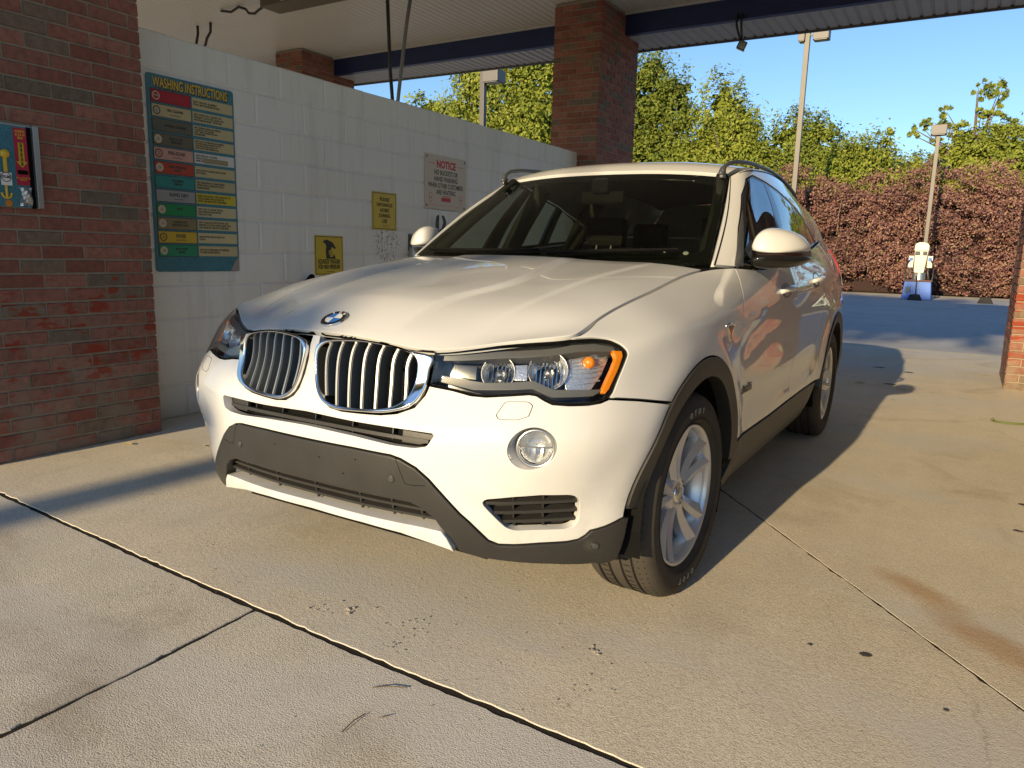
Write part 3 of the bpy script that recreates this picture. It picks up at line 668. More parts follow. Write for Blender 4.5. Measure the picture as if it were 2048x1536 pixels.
KIDIN = [(.035,.902),(.031,.845),(.038,.797),(.052,.747),(.073,.722),(.102,.708),(.156,.703),(.233,.705),(.295,.714),(.330,.729),(.352,.753),(.362,.797),(.364,.867),(.357,.920),(.341,.950),(.302,.969),(.24,.971),(.169,.965),(.11,.954),(.06,.938)]
UPIN = [(0,.668),(.058,.666),(.189,.661),(.326,.658),(.456,.655),(.436,.616),(.397,.607),(.322,.607),(.187,.618),(.055,.623),(0,.624)]
SIDEIN = [(.597,.463),(.607,.474),(.687,.484),(.765,.490),(.838,.487),(.855,.480),(.864,.464),(.865,.435),(.864,.408),(.852,.388),(.831,.381),(.763,.383),(.691,.383),(.666,.392),(.642,.415),(.614,.444)]
CLT = [(0,.578),(.185,.579),(.322,.575),(.357,.568),(.406,.547),(.444,.518),(.480,.481),(.531,.427),(.556,.405),(.587,.372),(.607,.350),(.636,.338),(.688,.337),(.762,.340),(.832,.340),(.863,.344),(.884,.356),(.896,.371),(.905,.372),(.938,.379),(.982,.388)]
LOWOP = [(0,.452),(.165,.449),(.305,.443),(.378,.442),(.418,.428),(.453,.402),(.465,.379),(.487,.353),(.502,.329),(.508,.305)]
CLB = [(.56,.290),(.674,.280),(.781,.272),(.886,.259),(.967,.256),(.99,.262)]
FOGC = (.745, .634)
def ell(c, a, b, n=36): return [(c[0]+a*math.cos(2*math.pi*i/n), c[1]+b*math.sin(2*math.pi*i/n)) for i in range(n)]
seam = side_uv(YF+.478*math.cos(R(130)), .345+.478*math.sin(R(130)))
front_arc = arc(YF, .478, 130, 174, 12)
bump_half = [(.016,.985),(.019,.918),(.018,.844),(.026,.790),(.041,.739),(.060,.713),(.092,.694),(.137,.688),(.21,.690),(.274,.693),(.326,.702),(.376,.725),(.397,.764),(.403,.797),
             (.472,.787),(.53,.773),(.575,.771),(.646,.778),(.696,.783),(.717,.780),(.74,.767),(.762,.757),(.805,.753),(.854,.752),(.888,.755),(.912,.762),(1.01,.749)]+front_arc+[(.985,.392)]+CLT[::-1][1:]
bump_outer = bump_half[::-1][1:]; bump_outer = bump_half[:-1]+mir(bump_half)[1:]
upin_full = UPIN+mir(UPIN)[1:-1]
fog_hole = ell((.728, .634), .062, .062)
bumper = panel('bumper_cover', shell, bump_outer, PAINT, car, holes=[soften(upin_full, 1, .04), fog_hole, mir(fog_hole), soften(SIDEIN, 1), mir(soften(SIDEIN, 1))], step=.022, flange=.03, hole_gap=.001)
# fender, doors, rear quarter, sills on both sides
DF = [(2.155,.998),(2.137,.978),(2.084,.949),(2.025,.914),(2.002,.863),(1.992,.772),(1.995,.703),(2.004,.562),(1.99,.446)]
DB = [(2.99,.998),(3.035,.95),(3.08,.89),(3.10,.80),(3.08,.71),(3.03,.62),(2.995,.55),(2.985,.449)]
DE = [(3.80,.998),(3.84,.938),(3.86,.89),(3.83,.82),(3.74,.74),(3.635,.655),(3.53,.55),(3.46,.449)]
hl_out = [(.836,.985),(.897,.965),(.934,.941),(.955,.912),(.969,.887),(.972,.873),(.958,.848),(.938,.811),(.923,.778),(.914,.766),(1.01,.753)]
fend = hl_out+arc(YF, .478, 129, 12, 30)+DF[::-1]+[(1.9,.998),(1.6,.998),(1.3,.998),(1.0,.998)]
door1 = DF+[(2.3,.442),(2.6,.440)]+DB[::-1]+[(2.6,.998),(2.3,.998)]
door2 = DB+[(3.2,.449)]+DE[::-1]+[(3.4,.998)]
quart = DE+[side_uv(YR+.478*math.cos(R(168)), .345+.478*math.sin(R(168)))]+arc(YR, .478, 166, 8, 30)+[(4.9,.33),(5.2,.27),(5.6,.25),(5.99,.25),(5.99,.998),(5.2,.998),(4.5,.998)]
sill = [(1.985,.443),(1.975,.40),(1.94,.31),(1.94,.235),(2.6,.235),(3.4,.235),(3.60,.24),(3.63,.30),(3.75,.44),(3.47,.446),(3.0,.446),(2.6,.437),(2.3,.439)]
def ring(yc, a0, a1): return arc(yc, .476, a0, a1, 40)+arc(yc, .408, a1, a0, 34)
DLO_T = [(.13,.0),(.113,.163),(.132,.333),(.218,.421),(.405,.441),(.673,.410),(1.018,.361),(1.384,.296),(1.713,.203),(1.942,.086),(2.16,.0)]
frame = [(.0,.0)]+DLO_T+[(2.99,.0),(2.99,.478),(1.5,.478),(.7,.478),(.1,.478),(.0,.476)]
dlo = [(.14,.004),(.117,.163),(.136,.331),(.221,.417),(.406,.437),(.672,.406),(1.015,.357),(1.38,.292),(1.708,.2),(1.935,.086),(2.13,.004)]
g1 = [(.175,.020),(.138,.22),(.152,.335),(.19,.388),(.28,.415),(.41,.424),(.655,.399),(.69,.28),(.722,.020)]
g2 = [(.89,.020),(.84,.25),(.775,.384),(1.02,.346),(1.355,.287),(1.385,.15),(1.395,.020)]
g3 = [(1.50,.020),(1.485,.15),(1.455,.268),(1.69,.192),(1.90,.09),(2.03,.020)]
for mi in (False, True):
    sg = -1 if mi else 1
    fd = panel('fender', shell, fend, PAINT, car, mirror=mi, step=.026, gap=.003, bev=.0012)
    V, F = bar(shell, [(u, .9985) for u in np.linspace(.86, 2.1, 50)], .016, .01, -.007); obj('bonnet_gap_shade', V*[sg, 1, 1], F, BLACK, fd)  # black strip added under the bonnet seam, stands in for shade in the gap
    d1 = panel('front_door', shell, door1, PAINT, car, mirror=mi, step=.028)
    d2 = panel('rear_door', shell, door2, PAINT, car, mirror=mi, step=.03)
    qp = panel('quarter_panel', shell, quart, PAINT, car, mirror=mi, step=.035)
    panel('tail_lamp', shell, [(4.75,.86),(5.3,.84),(5.3,.97),(4.85,.97)], REDLENS, car, mirror=mi, step=.05, off=.006)
    panel('sill_cladding', shell, sill, PLASTIC, car, mirror=mi, step=.035, off=.006)
    panel('wheel_arch_trim', shell, ring(YF, 171, 4), PLASTIC, car, mirror=mi, step=.03, off=.007, flange=.05)
    panel('wheel_arch_trim', shell, ring(YR, 176, 2), PLASTIC, car, mirror=mi, step=.03, off=.007, flange=.05)
    sf = panel('side_frame', upper, frame, PAINT, car, mirror=mi, step=.03)
    panel('window_surround', upper, dlo, GLOSSBLACK, sf, holes=[g1, g2, g3], mirror=mi, step=.03, off=-.004, gap=0)
    for g, nm in ((g1, d1), (g2, d2), (g3, qp)):
        V, F, N = patch(upper, g, step=.04, off=-.005, gap=-.006, flange=.003)
        if mi: V = V*[-1, 1, 1]; N = N*[-1, 1, 1]; F = [f[::-1] for f in F]
        obj('window_glass', V, F, SIDEGLASS, nm, N)
    V, F = bar(upper, [(u, .002) for u in np.linspace(.13, 2.12, 40)], .020, .01, .006)
    obj('belt_trim', V*[sg, 1, 1], F, SATIN, sf, smooth=False)
    # door handle: a bowed bar standing off the door
    for (uc, dd) in ((2.84, d1), (3.62, d2)):
        us_ = np.linspace(uc-.11, uc+.11, 13); pth = shell.at(us_, np.full(13, .925)); nn = shell.nor(us_, np.full(13, .925))
        k = np.linspace(-1, 1, 13); off = .034*(1-k**4)-.004
        P = pth+nn*off[:, None]; mb = MB(); mb.tube(P*[sg, 1, 1], [.011+.004*(1-x*x) for x in k], 10)
        mb.obj('door_handle', PAINT, dd, smooth=True)
        V, F, N = patch(shell, ell((uc, .925), .10, .022, 24), step=.03, off=.0015, gap=0, flange=.001)
        if mi: V = V*[-1, 1, 1]; N = N*[-1, 1, 1]; F = [f[::-1] for f in F]
        obj('handle_cup', V, F, DARKGREY, dd, N)
    # triangular side vent badge on the fender
    vb = [(1.785,.876),(1.849,.882),(1.912,.872),(1.866,.846),(1.834,.824)]
    panel('side_badge', shell, vb, CHROME, fd, mirror=mi, step=.02, off=.006, flange=.006, bev=.004)
    panel('badge_inset', shell, [(1.81,.872),(1.849,.876),(1.885,.869),(1.855,.852),(1.838,.84)], GLOSSBLACK, fd, mirror=mi, step=.02, off=.0075, flange=.003)
    # wheel housing
    for yc in (YF, YR):
        mb = MB(); n = 20; V = []
        for a in np.linspace(R(-25), R(192), n):
            y, z = yc+.43*math.cos(a), .345+.43*math.sin(a); V += [(sg*.55, y, max(z, .16)), (sg*.905, y, max(z, .16))]
        mb.add(V, [(2*i, 2*i+1, 2*i+3, 2*i+2) for i in range(n-1)])
        k = len(mb.V); mb.add([(sg*.55, yc, .2)]+[V[2*i] for i in range(n)], [(0, i, i+1) for i in range(1, n)])
        mb.obj('wheel_housing', BLACK, car)
# model lettering on the driver's door
p = shell.at([2.105], [.632])[0]
for sg, rot in ((1, FONT_ROT), (-1, (R(90), 0, R(-90)))):
    text('model_lettering', 'xDrive35i', .047, (sg*(p[0]+.004), p[1], p[2]), rot, CHROME if sg < 0 else GLOSSBLACK, car, off=.0002, ext=.0012, sx=.82)
# bonnet, roof, screen
hp = [(-.748,.004),(.748,.004),(.748,1.155),(-.748,1.155)]
bonnet = panel('bonnet', hood, hp, PAINT, car, step=.015, gap=.002, flange=.02, bev=.0012)
panel('roof_panel', roof, [(-.64,1.262),(.64,1.262),(.64,3.54),(-.64,3.54)], PAINT, car, step=.06, gap=.0)
ws = [(-.715,.0),(.715,.0),(.717,.5),(.70,.872),(-.70,.872),(-.717,.5)]
wclear = [(-.64,.065),(-.3,.085),(.3,.085),(.64,.065),(.685,.12),(.688,.47),(.668,.74),(.645,.79),(.58,.812),(.2,.806),(-.2,.806),(-.58,.812),(-.645,.79),(-.668,.74),(-.688,.47),(-.685,.12)]
wscreen = panel('windscreen', screen, ws, SCREEN, car, step=.06, gap=0, flange=.004)
panel('black_border', screen, ws, GLOSSBLACK, wscreen, holes=[wclear], step=.05, gap=0, flange=.002, off=-.004, hole_gap=0)
for sg in (-1, 1):
    V, F = bar(upper, [(.012+.012*math.sin(k*3), v) for k, v in zip(np.linspace(0, 1, 20), np.linspace(.0, .47, 20))], .007, .006, .002)
    obj('pillar_gap', V*[sg, 1, 1], F, BLACK, car)
# cowl under the screen and wipers
mb = MB(); V = []
for x in np.linspace(-.74, .74, 21): V += [(x, .43+.16*(x/.74)**2, 1.085), (x, .56+.14*(x/.74)**2, 1.108)]
mb.add(V, [(2*i, 2*i+2, 2*i+3, 2*i+1) for i in range(20)]); mb.obj('cowl_panel', BLACK, car)
for pts, nm in (([(.08,.025),(.30,.05),(.60,.075)], 0), ([(-.62,.03),(-.35,.035),(.02,.055)], 1)):
    q = np.array(pts); us_ = np.interp(np.linspace(0, 1, 14), [0, .5, 1], q[:, 0]); vs_ = np.interp(np.linspace(0, 1, 14), [0, .5, 1], q[:, 1])
    P = screen.at(us_, vs_)+screen.nor(us_, vs_)*.022
    w_ = MB().tube(P, [.009-.004*abs(i-4)/10 for i in range(14)], 6).obj('wiper_arm', BLACK, car)
    MB().tube(screen.at(us_, vs_+.012)+screen.nor(us_, vs_)*.010, .006, 6).obj('wiper_blade', RUBBER, w_)
# roof rails
for sg in (-1, 1):
    y = [1.205,1.225,1.255,1.31,1.42,1.62,2.0,2.4,2.8,3.08,3.22]; z = [1.526,1.552,1.574,1.592,1.609,1.624,1.634,1.630,1.610,1.588,1.556]; x = [.600,.603,.607,.613,.620,.626,.622,.606,.583,.562,.552]
    P = [(sg*np.interp(t, np.linspace(0, 1, 11), x), np.interp(t, np.linspace(0, 1, 11), y), np.interp(t, np.linspace(0, 1, 11), z)) for t in np.linspace(0, 1, 40)]
    rr = MB().tube(P, [.014 if i < 6 else .010 for i in range(40)], 10).obj('roof_rail', DARKGREY, car, smooth=True)
    MB().box((sg*.604-.010, 1.205, 1.512), (sg*.604+.010, 1.25, 1.550), .005).obj('rail_foot', DARKGREY, rr)
    # rain channel line
    V, F = bar(upper, [(u, .474) for u in np.linspace(.12, 2.9, 40)], .016, .01, .004); obj('roof_seal', V*[sg, 1, 1], F, BLACK, car)
# tailgate with its window
tg = [(0,1.31,3.60),(.62,1.30,3.47)]
mb = MB(); V = []
for k, t in enumerate(np.linspace(0, 1, 8)):
    for x in np.linspace(-1, 1, 13):
        w = .64*(1-t)+.46*t; V.append((x*w, 3.61-.13*abs(x)**2.5-.05*t**2-.02*t, 1.30+.25*t))
mb.add(V, [(k*13+i, k*13+i+1, (k+1)*13+i+1, (k+1)*13+i) for k in range(7) for i in range(12)]); mb.obj('tailgate', PAINT, car, smooth=True)
mb = MB(); V = []
for t in np.linspace(.12, .85, 5):
    for x in np.linspace(-.82, .82, 9):
        w = .64*(1-t)+.46*t; V.append((x*w, 3.614-.13*abs(x)**2.5-.05*t**2-.02*t, 1.30+.25*t))
mb.add(V, [(k*9+i, k*9+i+1, (k+1)*9+i+1, (k+1)*9+i) for k in range(4) for i in range(8)]); mb.obj('rear_window', GLOSSBLACK, car, smooth=True)
# ---- front cladding, skid plate, lower grille
cl_half = CLT+[(1.022,.398),(1.005,.33)]+CLB[::-1]+LOWOP[::-1]
cl_outer = cl_half[:-1]+mir(cl_half)[:-1] if False else None
top = CLT+[(1.022,.398),(1.005,.33)]+CLB[::-1]+LOWOP[::-1]           # right half loop from centre top to centre bottom
clo = top+mir(LOWOP[::-1])[::1][0:0]
right = CLT[1:]+[(1.022,.398),(1.005,.33)]+CLB[::-1]+LOWOP[::-1][:-1]
cl_outer = right+[LOWOP[0]]+[(-u, v) for u, v in right[::-1]]+[CLT[0]]
cladding = panel('front_cladding', shell, cl_outer, PLASTIC, car, step=.024, off=.006, flange=.035, bev=.004)
for u, v in ((.326, .506), (-.326, .506), (.906, .325), (-.906, .325)):
    s_ = panel('parking_sensor', shell, ell((u, v), .0125, .0125, 20), PLASTIC, cladding, step=.01, off=.0085, flange=.004, gap=0)
    panel('sensor_face', shell, ell((u, v), .0085, .0085, 16), DARKGREY, s_ if False else cladding, step=.01, off=.0095, flange=.002, gap=0)
for u, v in ((-.13, .54), (.06, .53), (.15, .495), (.2, .545)):
    panel('screw_hole', shell, ell((u, v), .0035, .0035, 8), BLACK, cladding, step=.01, off=.0066, flange=.001, gap=0)
for sg in (-1, 1):
    for pth in ([(.342,.5715),(.352,.545),(.366,.512),(.372,.498)], [(.372,.498),(.40,.496),(.436,.500)]):
        V, F = bar(shell, [(sg*u, v) for u, v in pth], .0016, .004, .0064); obj('cladding_seam', V, F, BLACK, cladding)
SK = [(0,.379),(.161,.376),(.301,.373),(.408,.371),(.468,.368),(.484,.350),(.502,.315)]
SKB = [(.448,.325),(.334,.342),(.199,.350),(0,.354)]
half = SK[1:]+SKB[:-1]
sk = half+[SKB[-1]]+[(-u, v) for u, v in half[::-1]]+[SK[0]]
class Skid:
    """the bumper lip: leans forward from the shell towards its lower edge"""
    def at(s, u, v): return shell.at(u, v)+shell.nor(u, v)*(.004+.012*np.clip((.385-np.atleast_1d(v))/.05, 0, 1.6))[:, None]
    def nor(s, u, v):
        e = 2e-3; u = np.atleast_1d(np.asarray(u, float)); v = np.atleast_1d(np.asarray(v, float))
        n = np.cross(s.at(u+e, v)-s.at(u-e, v), s.at(u, v+e)-s.at(u, v-e)); return n/np.linalg.norm(n, axis=1, keepdims=True)
panel('lower_lip', Skid(), sk, PAINT, car, step=.018, gap=.002, flange=.07, bev=.004)
lo_bot = [(.487,.353),(.471,.374),(0,.383)]
lg = [(0,.458),(.165,.455),(.31,.449),(.385,.447),(.425,.432),(.458,.404),(.480,.376),(.487,.362),(.301,.366),(0,.371)]
lgf = lg+[(-u, v) for u, v in lg[::-1][1:-1]]
lowg = panel('lower_grille', shell, lgf, BLACK, car, step=.03, off=-.07, gap=-.02, flange=.002)
for v in (.388, .412, .432):
    a = {.388: .462, .412: .432, .432: .395}[v]
    V, F = bar(shell, [(u, v+.006*(1-(u/.46)**2)) for u in np.linspace(-a, a, 41)], .0085, .03, -.018); obj('grille_slat', V, F, PLASTIC, lowg)
for u in (-.36, -.18, 0, .18, .30, .40):
    V, F = bar(shell, [(u, v) for v in np.linspace(.375, .452 if abs(u) < .4 else .43, 5)], .006, .02, -.024); obj('grille_rib', V, F, PLASTIC, lowg)
# upper intake
ui = panel('upper_intake', shell, [(u*1.02, v) for u, v in upin_full], BLACK, car, step=.03, off=-.06, gap=-.012, flange=.002)
V, F = bar(shell, [(u, .634-.006*(u/.4)**2) for u in np.linspace(-.43, .43, 41)], .012, .04, -.022); obj('intake_bar', V, F, PLASTIC, ui)
for u in (-.3, -.15, 0, .15, .3):
    V, F = bar(shell, [(u, v) for v in np.linspace(.618, .664, 5)], .004, .02, -.04); obj('intake_rib', V, F, PLASTIC, ui)
for sg in (-1, 1):
    V, F, N = patch(shell, [(.34,.614),(.40,.612),(.43,.622),(.448,.652),(.34,.657)], step=.03, off=-.03, gap=0, flange=.01)
    if sg < 0: V = V*[-1, 1, 1]; N = N*[-1, 1, 1]; F = [f[::-1] for f in F]
    obj('intake_blank', V, F, PLASTIC, ui, N)
# ---- kidney grilles, side intakes, fog lamps, headlamps
for mi in (False, True):
    sg = -1 if mi else 1
    def mo(name, VF, mat, parent, smooth=False):
        V, F = VF[:2]; V = np.asarray(V)*[sg, 1, 1]; F = F if sg > 0 else [tuple(f[::-1]) for f in F]
        return obj(name, V, F, mat, parent, None if len(VF) < 3 else np.asarray(VF[2])*[sg, 1, 1], smooth)
    kid, kin = smooth_loop(KID), smooth_loop(KIDIN)
    gr = mo('kidney_grille', patch(shell, kid, [kin], step=.014, off=.016, gap=.0, bev=.006, flange=.05), CHROME, car)
    mo('grille_backing', patch(shell, kin, step=.04, off=-.085, gap=-.03, flange=.002), BLACK, gr)
    for u in (.062, .105, .150, .196, .243, .290, .335):
        a, b = vrange(kin, u)
        if a is None: continue
        vv = np.linspace(a-.004, b+.004, 15); k = (vv-a)/(b-a)
        path = [(u+.008*(1-kk)-.011*math.sin(kk*math.pi), v) for kk, v in zip(k, vv)]
        bow = .010*np.sin(np.pi*np.clip(k, 0, 1))
        V, F = bar(shell, path, .0105, .060, -.004); mo('grille_slat', (V, F), BLADE, gr)
        V, F = bar(shell, path, .0062, .004, -.0005); mo('slat_edge', (V, F), SLATED, gr)
    V, F = bar(shell, [(u, .85) for u in np.linspace(.045, .355, 12)], .012, .02, -.06); mo('grille_crossbar', (V, F), BLACK, gr)
    # dark seal between bonnet and grille
    V, F = bar(shell, [(u, .9935+.002*math.sin(u*8)) for u in np.linspace(.02, .40, 24)], .012, .02, .004); mo('grille_seal', (V, F), BLACK, gr)
    # side intake
    si = mo('side_intake', patch(shell, SIDEIN, step=.03, off=-.045, gap=-.01, flange=.002), PLASTIC, car)
    for v in (.405, .432, .460):
        a, b = urange(SIDEIN, v)
        V, F = bar(shell, [(u, v) for u in np.linspace(a+.004, b-.004, 16)], .009, .03, -.012); mo('intake_slat', (V, F), PLASTIC, si)
    for u in (.69, .775):
        a, b = vrange(SIDEIN, u)
        V, F = bar(shell, [(u, v) for v in np.linspace(a+.003, b-.003, 8)], .004, .02, -.02); mo('intake_rib', (V, F), PLASTIC, si)
    # fog lamp in its round recess
    c0 = shell.at([.738], [.634])[0]; n0 = shell.nor([.738], [.634])[0]; n0 = n0*.78+np.array([0, -1, 0])*.22; n0 /= np.linalg.norm(n0)
    rim = shell.at(*np.array(fog_hole).T); rim_n = shell.nor(*np.array(fog_hole).T)
    cc = c0-n0*.030; Mz = Vector(n0).to_track_quat('Z', 'Y').to_matrix().to_4x4(); Mz.translation = Vector(cc)
    nn_ = len(fog_hole); base = [Mz @ Vector((.050*math.cos(t), .050*math.sin(t), -.008)) for t in np.linspace(0, 2*math.pi, nn_, endpoint=False)]
    bs = np.array([tuple(b) for b in base]); order = [int(np.argmin(np.linalg.norm(bs-(cc+(r-c0)/np.linalg.norm(r-c0)*.05), axis=1))) for r in rim]
    V = list(rim-rim_n*.001)+[bs[o] for o in order]; F = [(i, (i+1) % nn_, nn_+(i+1) % nn_, nn_+i) for i in range(nn_)]
    mo('fog_recess', (V, F), PAINT, bumper, True)
    mb = MB().lathe([(-.012,.058),(.012,.0555),(.0165,.052),(.017,.0475),(.012,.045),(.008,.044)], 40, 'z').xf(Mz); fl = mo('fog_lamp', (mb.V, mb.F), SATIN, car, True)
    mb = MB().lathe([(-.03,.002),(-.028,.018),(-.018,.034),(-.002,.044)], 32, 'z').xf(Mz); mo('fog_reflector', (mb.V, mb.F), REFL, fl, True)
    mb = MB().box((-.041,-.002,-.020), (.041,.002,-.002)).box((-.0015,-.04,-.024), (.0015,0,-.008)).box((-.021,-.034,-.026),(-.019,0,-.014)).box((.019,-.034,-.026),(.021,0,-.014)).xf(Mz); mo('fog_divider', (mb.V, mb.F), CHROME, fl)
    mb = MB().lathe([(.012,.0445),(.017,.034),(.021,.018),(.0225,.001)], 32, 'z').xf(Mz); mo('fog_lens', (mb.V, mb.F), LENS, fl, True)
    # headlamp
    hlp = soften(HLP, 1, .025)
    hs = [(u, v) for u, v in hlp]
    hl = mo('headlamp', patch(shell, hs, step=.03, off=-.075, gap=-.004, flange=.001), HEADBLACK, car)
    # dark rim of the housing, following the lens edge
    P = np.array(hs); A = shell.at(*P.T)-shell.nor(*P.T)*.003; B = shell.at(*P.T)-shell.nor(*P.T)*.075; n = len(P)
    mo('housing_wall', (np.concatenate([A, B]), [(i, (i+1) % n, n+(i+1) % n, n+i) for i in range(n)]), HEADBLACK, hl)
    ctr = P.mean(0); inn = ctr+(P-ctr)*[.984, .955]
    mo('lamp_seal', patch(shell, hs, [[tuple(a) for a in inn]], step=.02, off=-.002, gap=0, flange=.01, hole_gap=0), BLACK, hl)
    # brow: grey strip along the top, and the lower bezel
    mo('lamp_brow', patch(shell, [(.43,.968),(.59,.972),(.83,.962),(.89,.945),(.935,.915),(.94,.895),(.83,.925),(.59,.935),(.43,.93)], step=.02, off=-.012, gap=0, flange=.03), BROW, hl)
    mo('lamp_bezel', patch(shell, [(.43,.815),(.53,.795),(.65,.800),(.70,.803),(.76,.778),(.87,.775),(.90,.79),(.76,.800),(.70,.830),(.56,.825),(.43,.845)], step=.02, off=-.012, gap=0, flange=.03), BROW, hl)
    for (u, v, rad) in ((.585, .873, .049), (.735, .868, .056)):
        q0 = shell.at([u], [v])[0]; nrm = shell.nor([u], [v])[0]*.72+np.array([.1, -1, .02])*.28; nrm /= np.linalg.norm(nrm)
        Mq = Vector(nrm).to_track_quat('Z', 'Y').to_matrix().to_4x4(); Mq.translation = Vector(q0-nrm*.046)
        mb = MB().lathe([(-.05,.004),(-.047,.014),(-.036,.030),(-.02,rad*.78),(.0,rad*.93),(.010,rad)], 36, 'z').xf(Mq); rf = mo('lamp_reflector', (mb.V, mb.F), REFL, hl, True)
        mb = MB().lathe([(.004,rad*.97),(.010,rad*1.02),(.012,rad*.99),(.010,rad*.96)], 36, 'z').xf(Mq); mo('reflector_ring', (mb.V, mb.F), SATIN, hl, True)
        mb = MB().lathe([(-.042,.016),(-.015,.015),(-.008,.012),(-.005,.002)], 20, 'z').xf(Mq)
        mo('lamp_bulb_cap', (mb.V, mb.F), SATIN, hl, True)
        mb = MB()
        for k in range(-4, 5): mb.box((k*.0115-.0010, -rad*.78*math.cos(k*.26), -.03), (k*.0115+.0010, rad*.78*math.cos(k*.26), -.024+abs(k)*.0035))
        mb.xf(Mq); mo('reflector_facets', (mb.V, mb.F), CHROME, hl)
    for ua, ub in ((.637, .678), (.46, .525), (.795, .806)): mo('lamp_web', patch(shell, [(ua,.845),(ub,.84),(ub,.915),(ua,.915)], step=.02, off=-.034, gap=0, flange=.02), REFL if ua > .5 else HEADBLACK, hl)
    mo('signal_reflector', patch(shell, [(.800,.925),(.905,.918),(.925,.895),(.905,.83),(.875,.795),(.80,.80),(.785,.84)], step=.02, off=-.040, gap=0, flange=.02), REFL, hl)
    q0 = shell.at([.855], [.885])[0]-shell.nor([.855], [.885])[0]*.03
    mb = MB(); bm = bmesh.new(); bmesh.ops.create_uvsphere(bm, u_segments=16, v_segments=10, radius=.018)
    mb.add([Vector(q0)+v.co for v in bm.verts], [[v.index for v in f.verts] for f in bm.faces]); bm.free(); mo('signal_bulb', (mb.V, mb.F), AMBER, hl, True)
    for k in range(7):
        v = .815+k*.016; V, F = bar(shell, [(u, v) for u in np.linspace(.805, .895 if k < 5 else .915, 8)], .003, .012, -.030); mo('signal_fin', (V, F), REFL, hl)
    mo('side_marker', patch(shell, [(.922,.900),(.955,.890),(.957,.871),(.942,.838),(.914,.787),(.902,.776),(.890,.784),(.916,.838),(.929,.872)], step=.012, off=-.006, gap=0, flange=.012, bev=.003), AMBER, hl)
    mo('headlamp_lens', patch(shell, hs, step=.024, off=.001, gap=.003, bev=.003, flange=.008), LENS, hl)
    # headlamp-washer cover outline
    wash = soften([(.616,.722),(.621,.734),(.633,.759),(.643,.761),(.693,.763),(.704,.760),(.713,.752),(.707,.724),(.679,.714),(.626,.712)], 1, .012)
    c_ = np.mean(wash, 0); mo('washer_gap', patch(shell, wash, [[tuple(c_+(np.array(p)-c_)*.955) for p in wash]], step=.02, off=.0005, gap=0, bev=.0002, flange=.0005, hole_gap=0), BLACK, bumper)
    # door mirror
    up = [(.845,1.162),(.847,1.198),(.856,1.232),(.868,1.252),(.885,1.269),(.908,1.276),(.935,1.275),(.972,1.268),(1.008,1.254),(1.037,1.230),(1.053,1.202),(1.060,1.169)]
    lowm = [(1.060,1.166),(1.060,1.149),(1.047,1.132),(1.010,1.115),(.965,1.105),(.89,1.101),(.848,1.110),(.842,1.135),(.845,1.160)]
    mr = empty('door_mirror', (0, 0, 0), car)
    def my(x): return .93+(x-.85)*.70
    def inflate(poly, y0, rings, cz):
        V = []; n = len(poly); cx = .95
        for sc, dy in rings:
            for x, z in poly:
                xx = cx+(x-cx)*sc; zz = cz+(z-cz)*sc; V.append((xx, my(xx)+y0+dy, zz))
        m = len(rings); F = [(i*n+j, i*n+(j+1) % n, (i+1)*n+(j+1) % n, (i+1)*n+j) for i in range(m-1) for j in range(n)]
        F.append(tuple(range((m-1)*n, m*n)) if True else None); return V, F
    dome = [(.93,.045),(1.0,.0),(1.0,-.03),(.975,-.055),(.92,-.080),(.80,-.105),(.60,-.128),(.35,-.142),(.1,-.147)]
    lo_d = [(.93,.045),(1.0,.0),(1.0,-.03),(.97,-.052),(.90,-.075),(.75,-.095),(.5,-.110),(.2,-.116)]
    V, F = inflate([tuple(p) for p in up], 0, dome, 1.172)
    o = mo('mirror_cap', (V, F[:-1]+[F[-1]]), PAINT, mr, True); m_ = o.modifiers.new('subsurf', 'SUBSURF'); m_.levels = m_.render_levels = 1
    V, F = inflate(lowm, 0, lo_d, 1.160); o = mo('mirror_base', (V, F), GLOSSBLACK, mr, True); m_ = o.modifiers.new('subsurf', 'SUBSURF'); m_.levels = m_.render_levels = 1
    V, F = inflate(up+lowm, .045, [(.90, .0), (.0, .0)], 1.18); mo('mirror_glass', (V, F), CHROME, mr)
    mb = MB().add([(.775,.86,1.105),(.86,.92,1.100),(.87,.95,1.135),(.785,.90,1.150),(.79,.98,1.105),(.90,1.0,1.102),(.90,1.01,1.135),(.80,1.0,1.155)], [(0,1,2,3),(7,6,5,4),(0,4,5,1),(1,5,6,2),(2,6,7,3),(3,7,4,0)])
    mo('mirror_arm', (mb.V, mb.F), GLOSSBLACK, mr)
    # black corner trim ahead of the window
    mo('mirror_sail', patch(upper, [(.118,.004),(.180,.004),(.150,.17),(.136,.25),(.120,.17)], step=.03, off=.003, gap=0, flange=.004), CABINTRIM if False else DARKGREY, mr)
# ---- emblem
ec = hood.at([.010], [.094])[0]; en = hood.nor([.01], [.094])[0]
Me = Vector(en).to_track_quat('Z', 'Y').to_matrix().to_4x4(); Me.translation = Vector(ec+en*.002)
xax = Vector((1, 0, 0)); yax = Vector(en).cross(xax); Me = Matrix((xax, yax, Vector(en))).transposed().to_4x4(); Me.translation = Vector(ec+en*.002)
emb = MB().lathe([(-.004,.0425),(.003,.0425),(.0048,.0405),(.0042,.039)], 48, 'z').xf(Me).obj('emblem', CHROME, car, smooth=True)
MB().lathe([(.0040,.0395),(.0046,.030),(.0040,.0275)], 48, 'z').xf(Me).obj('emblem_ring', GLOSSBLACK, emb, smooth=True)
for k, mt in enumerate((WHITE, BLUE, WHITE, BLUE)):
    a = np.linspace(0, math.pi/2, 13)+math.pi/2*k
    V = [(0, 0, .0052)]+[(.0275*math.cos(t), .0275*math.sin(t), .0044) for t in a]; MB().add(V, [(0, i, i+1) for i in range(1, 13)]).xf(Me).obj('emblem_quarter', mt, emb)
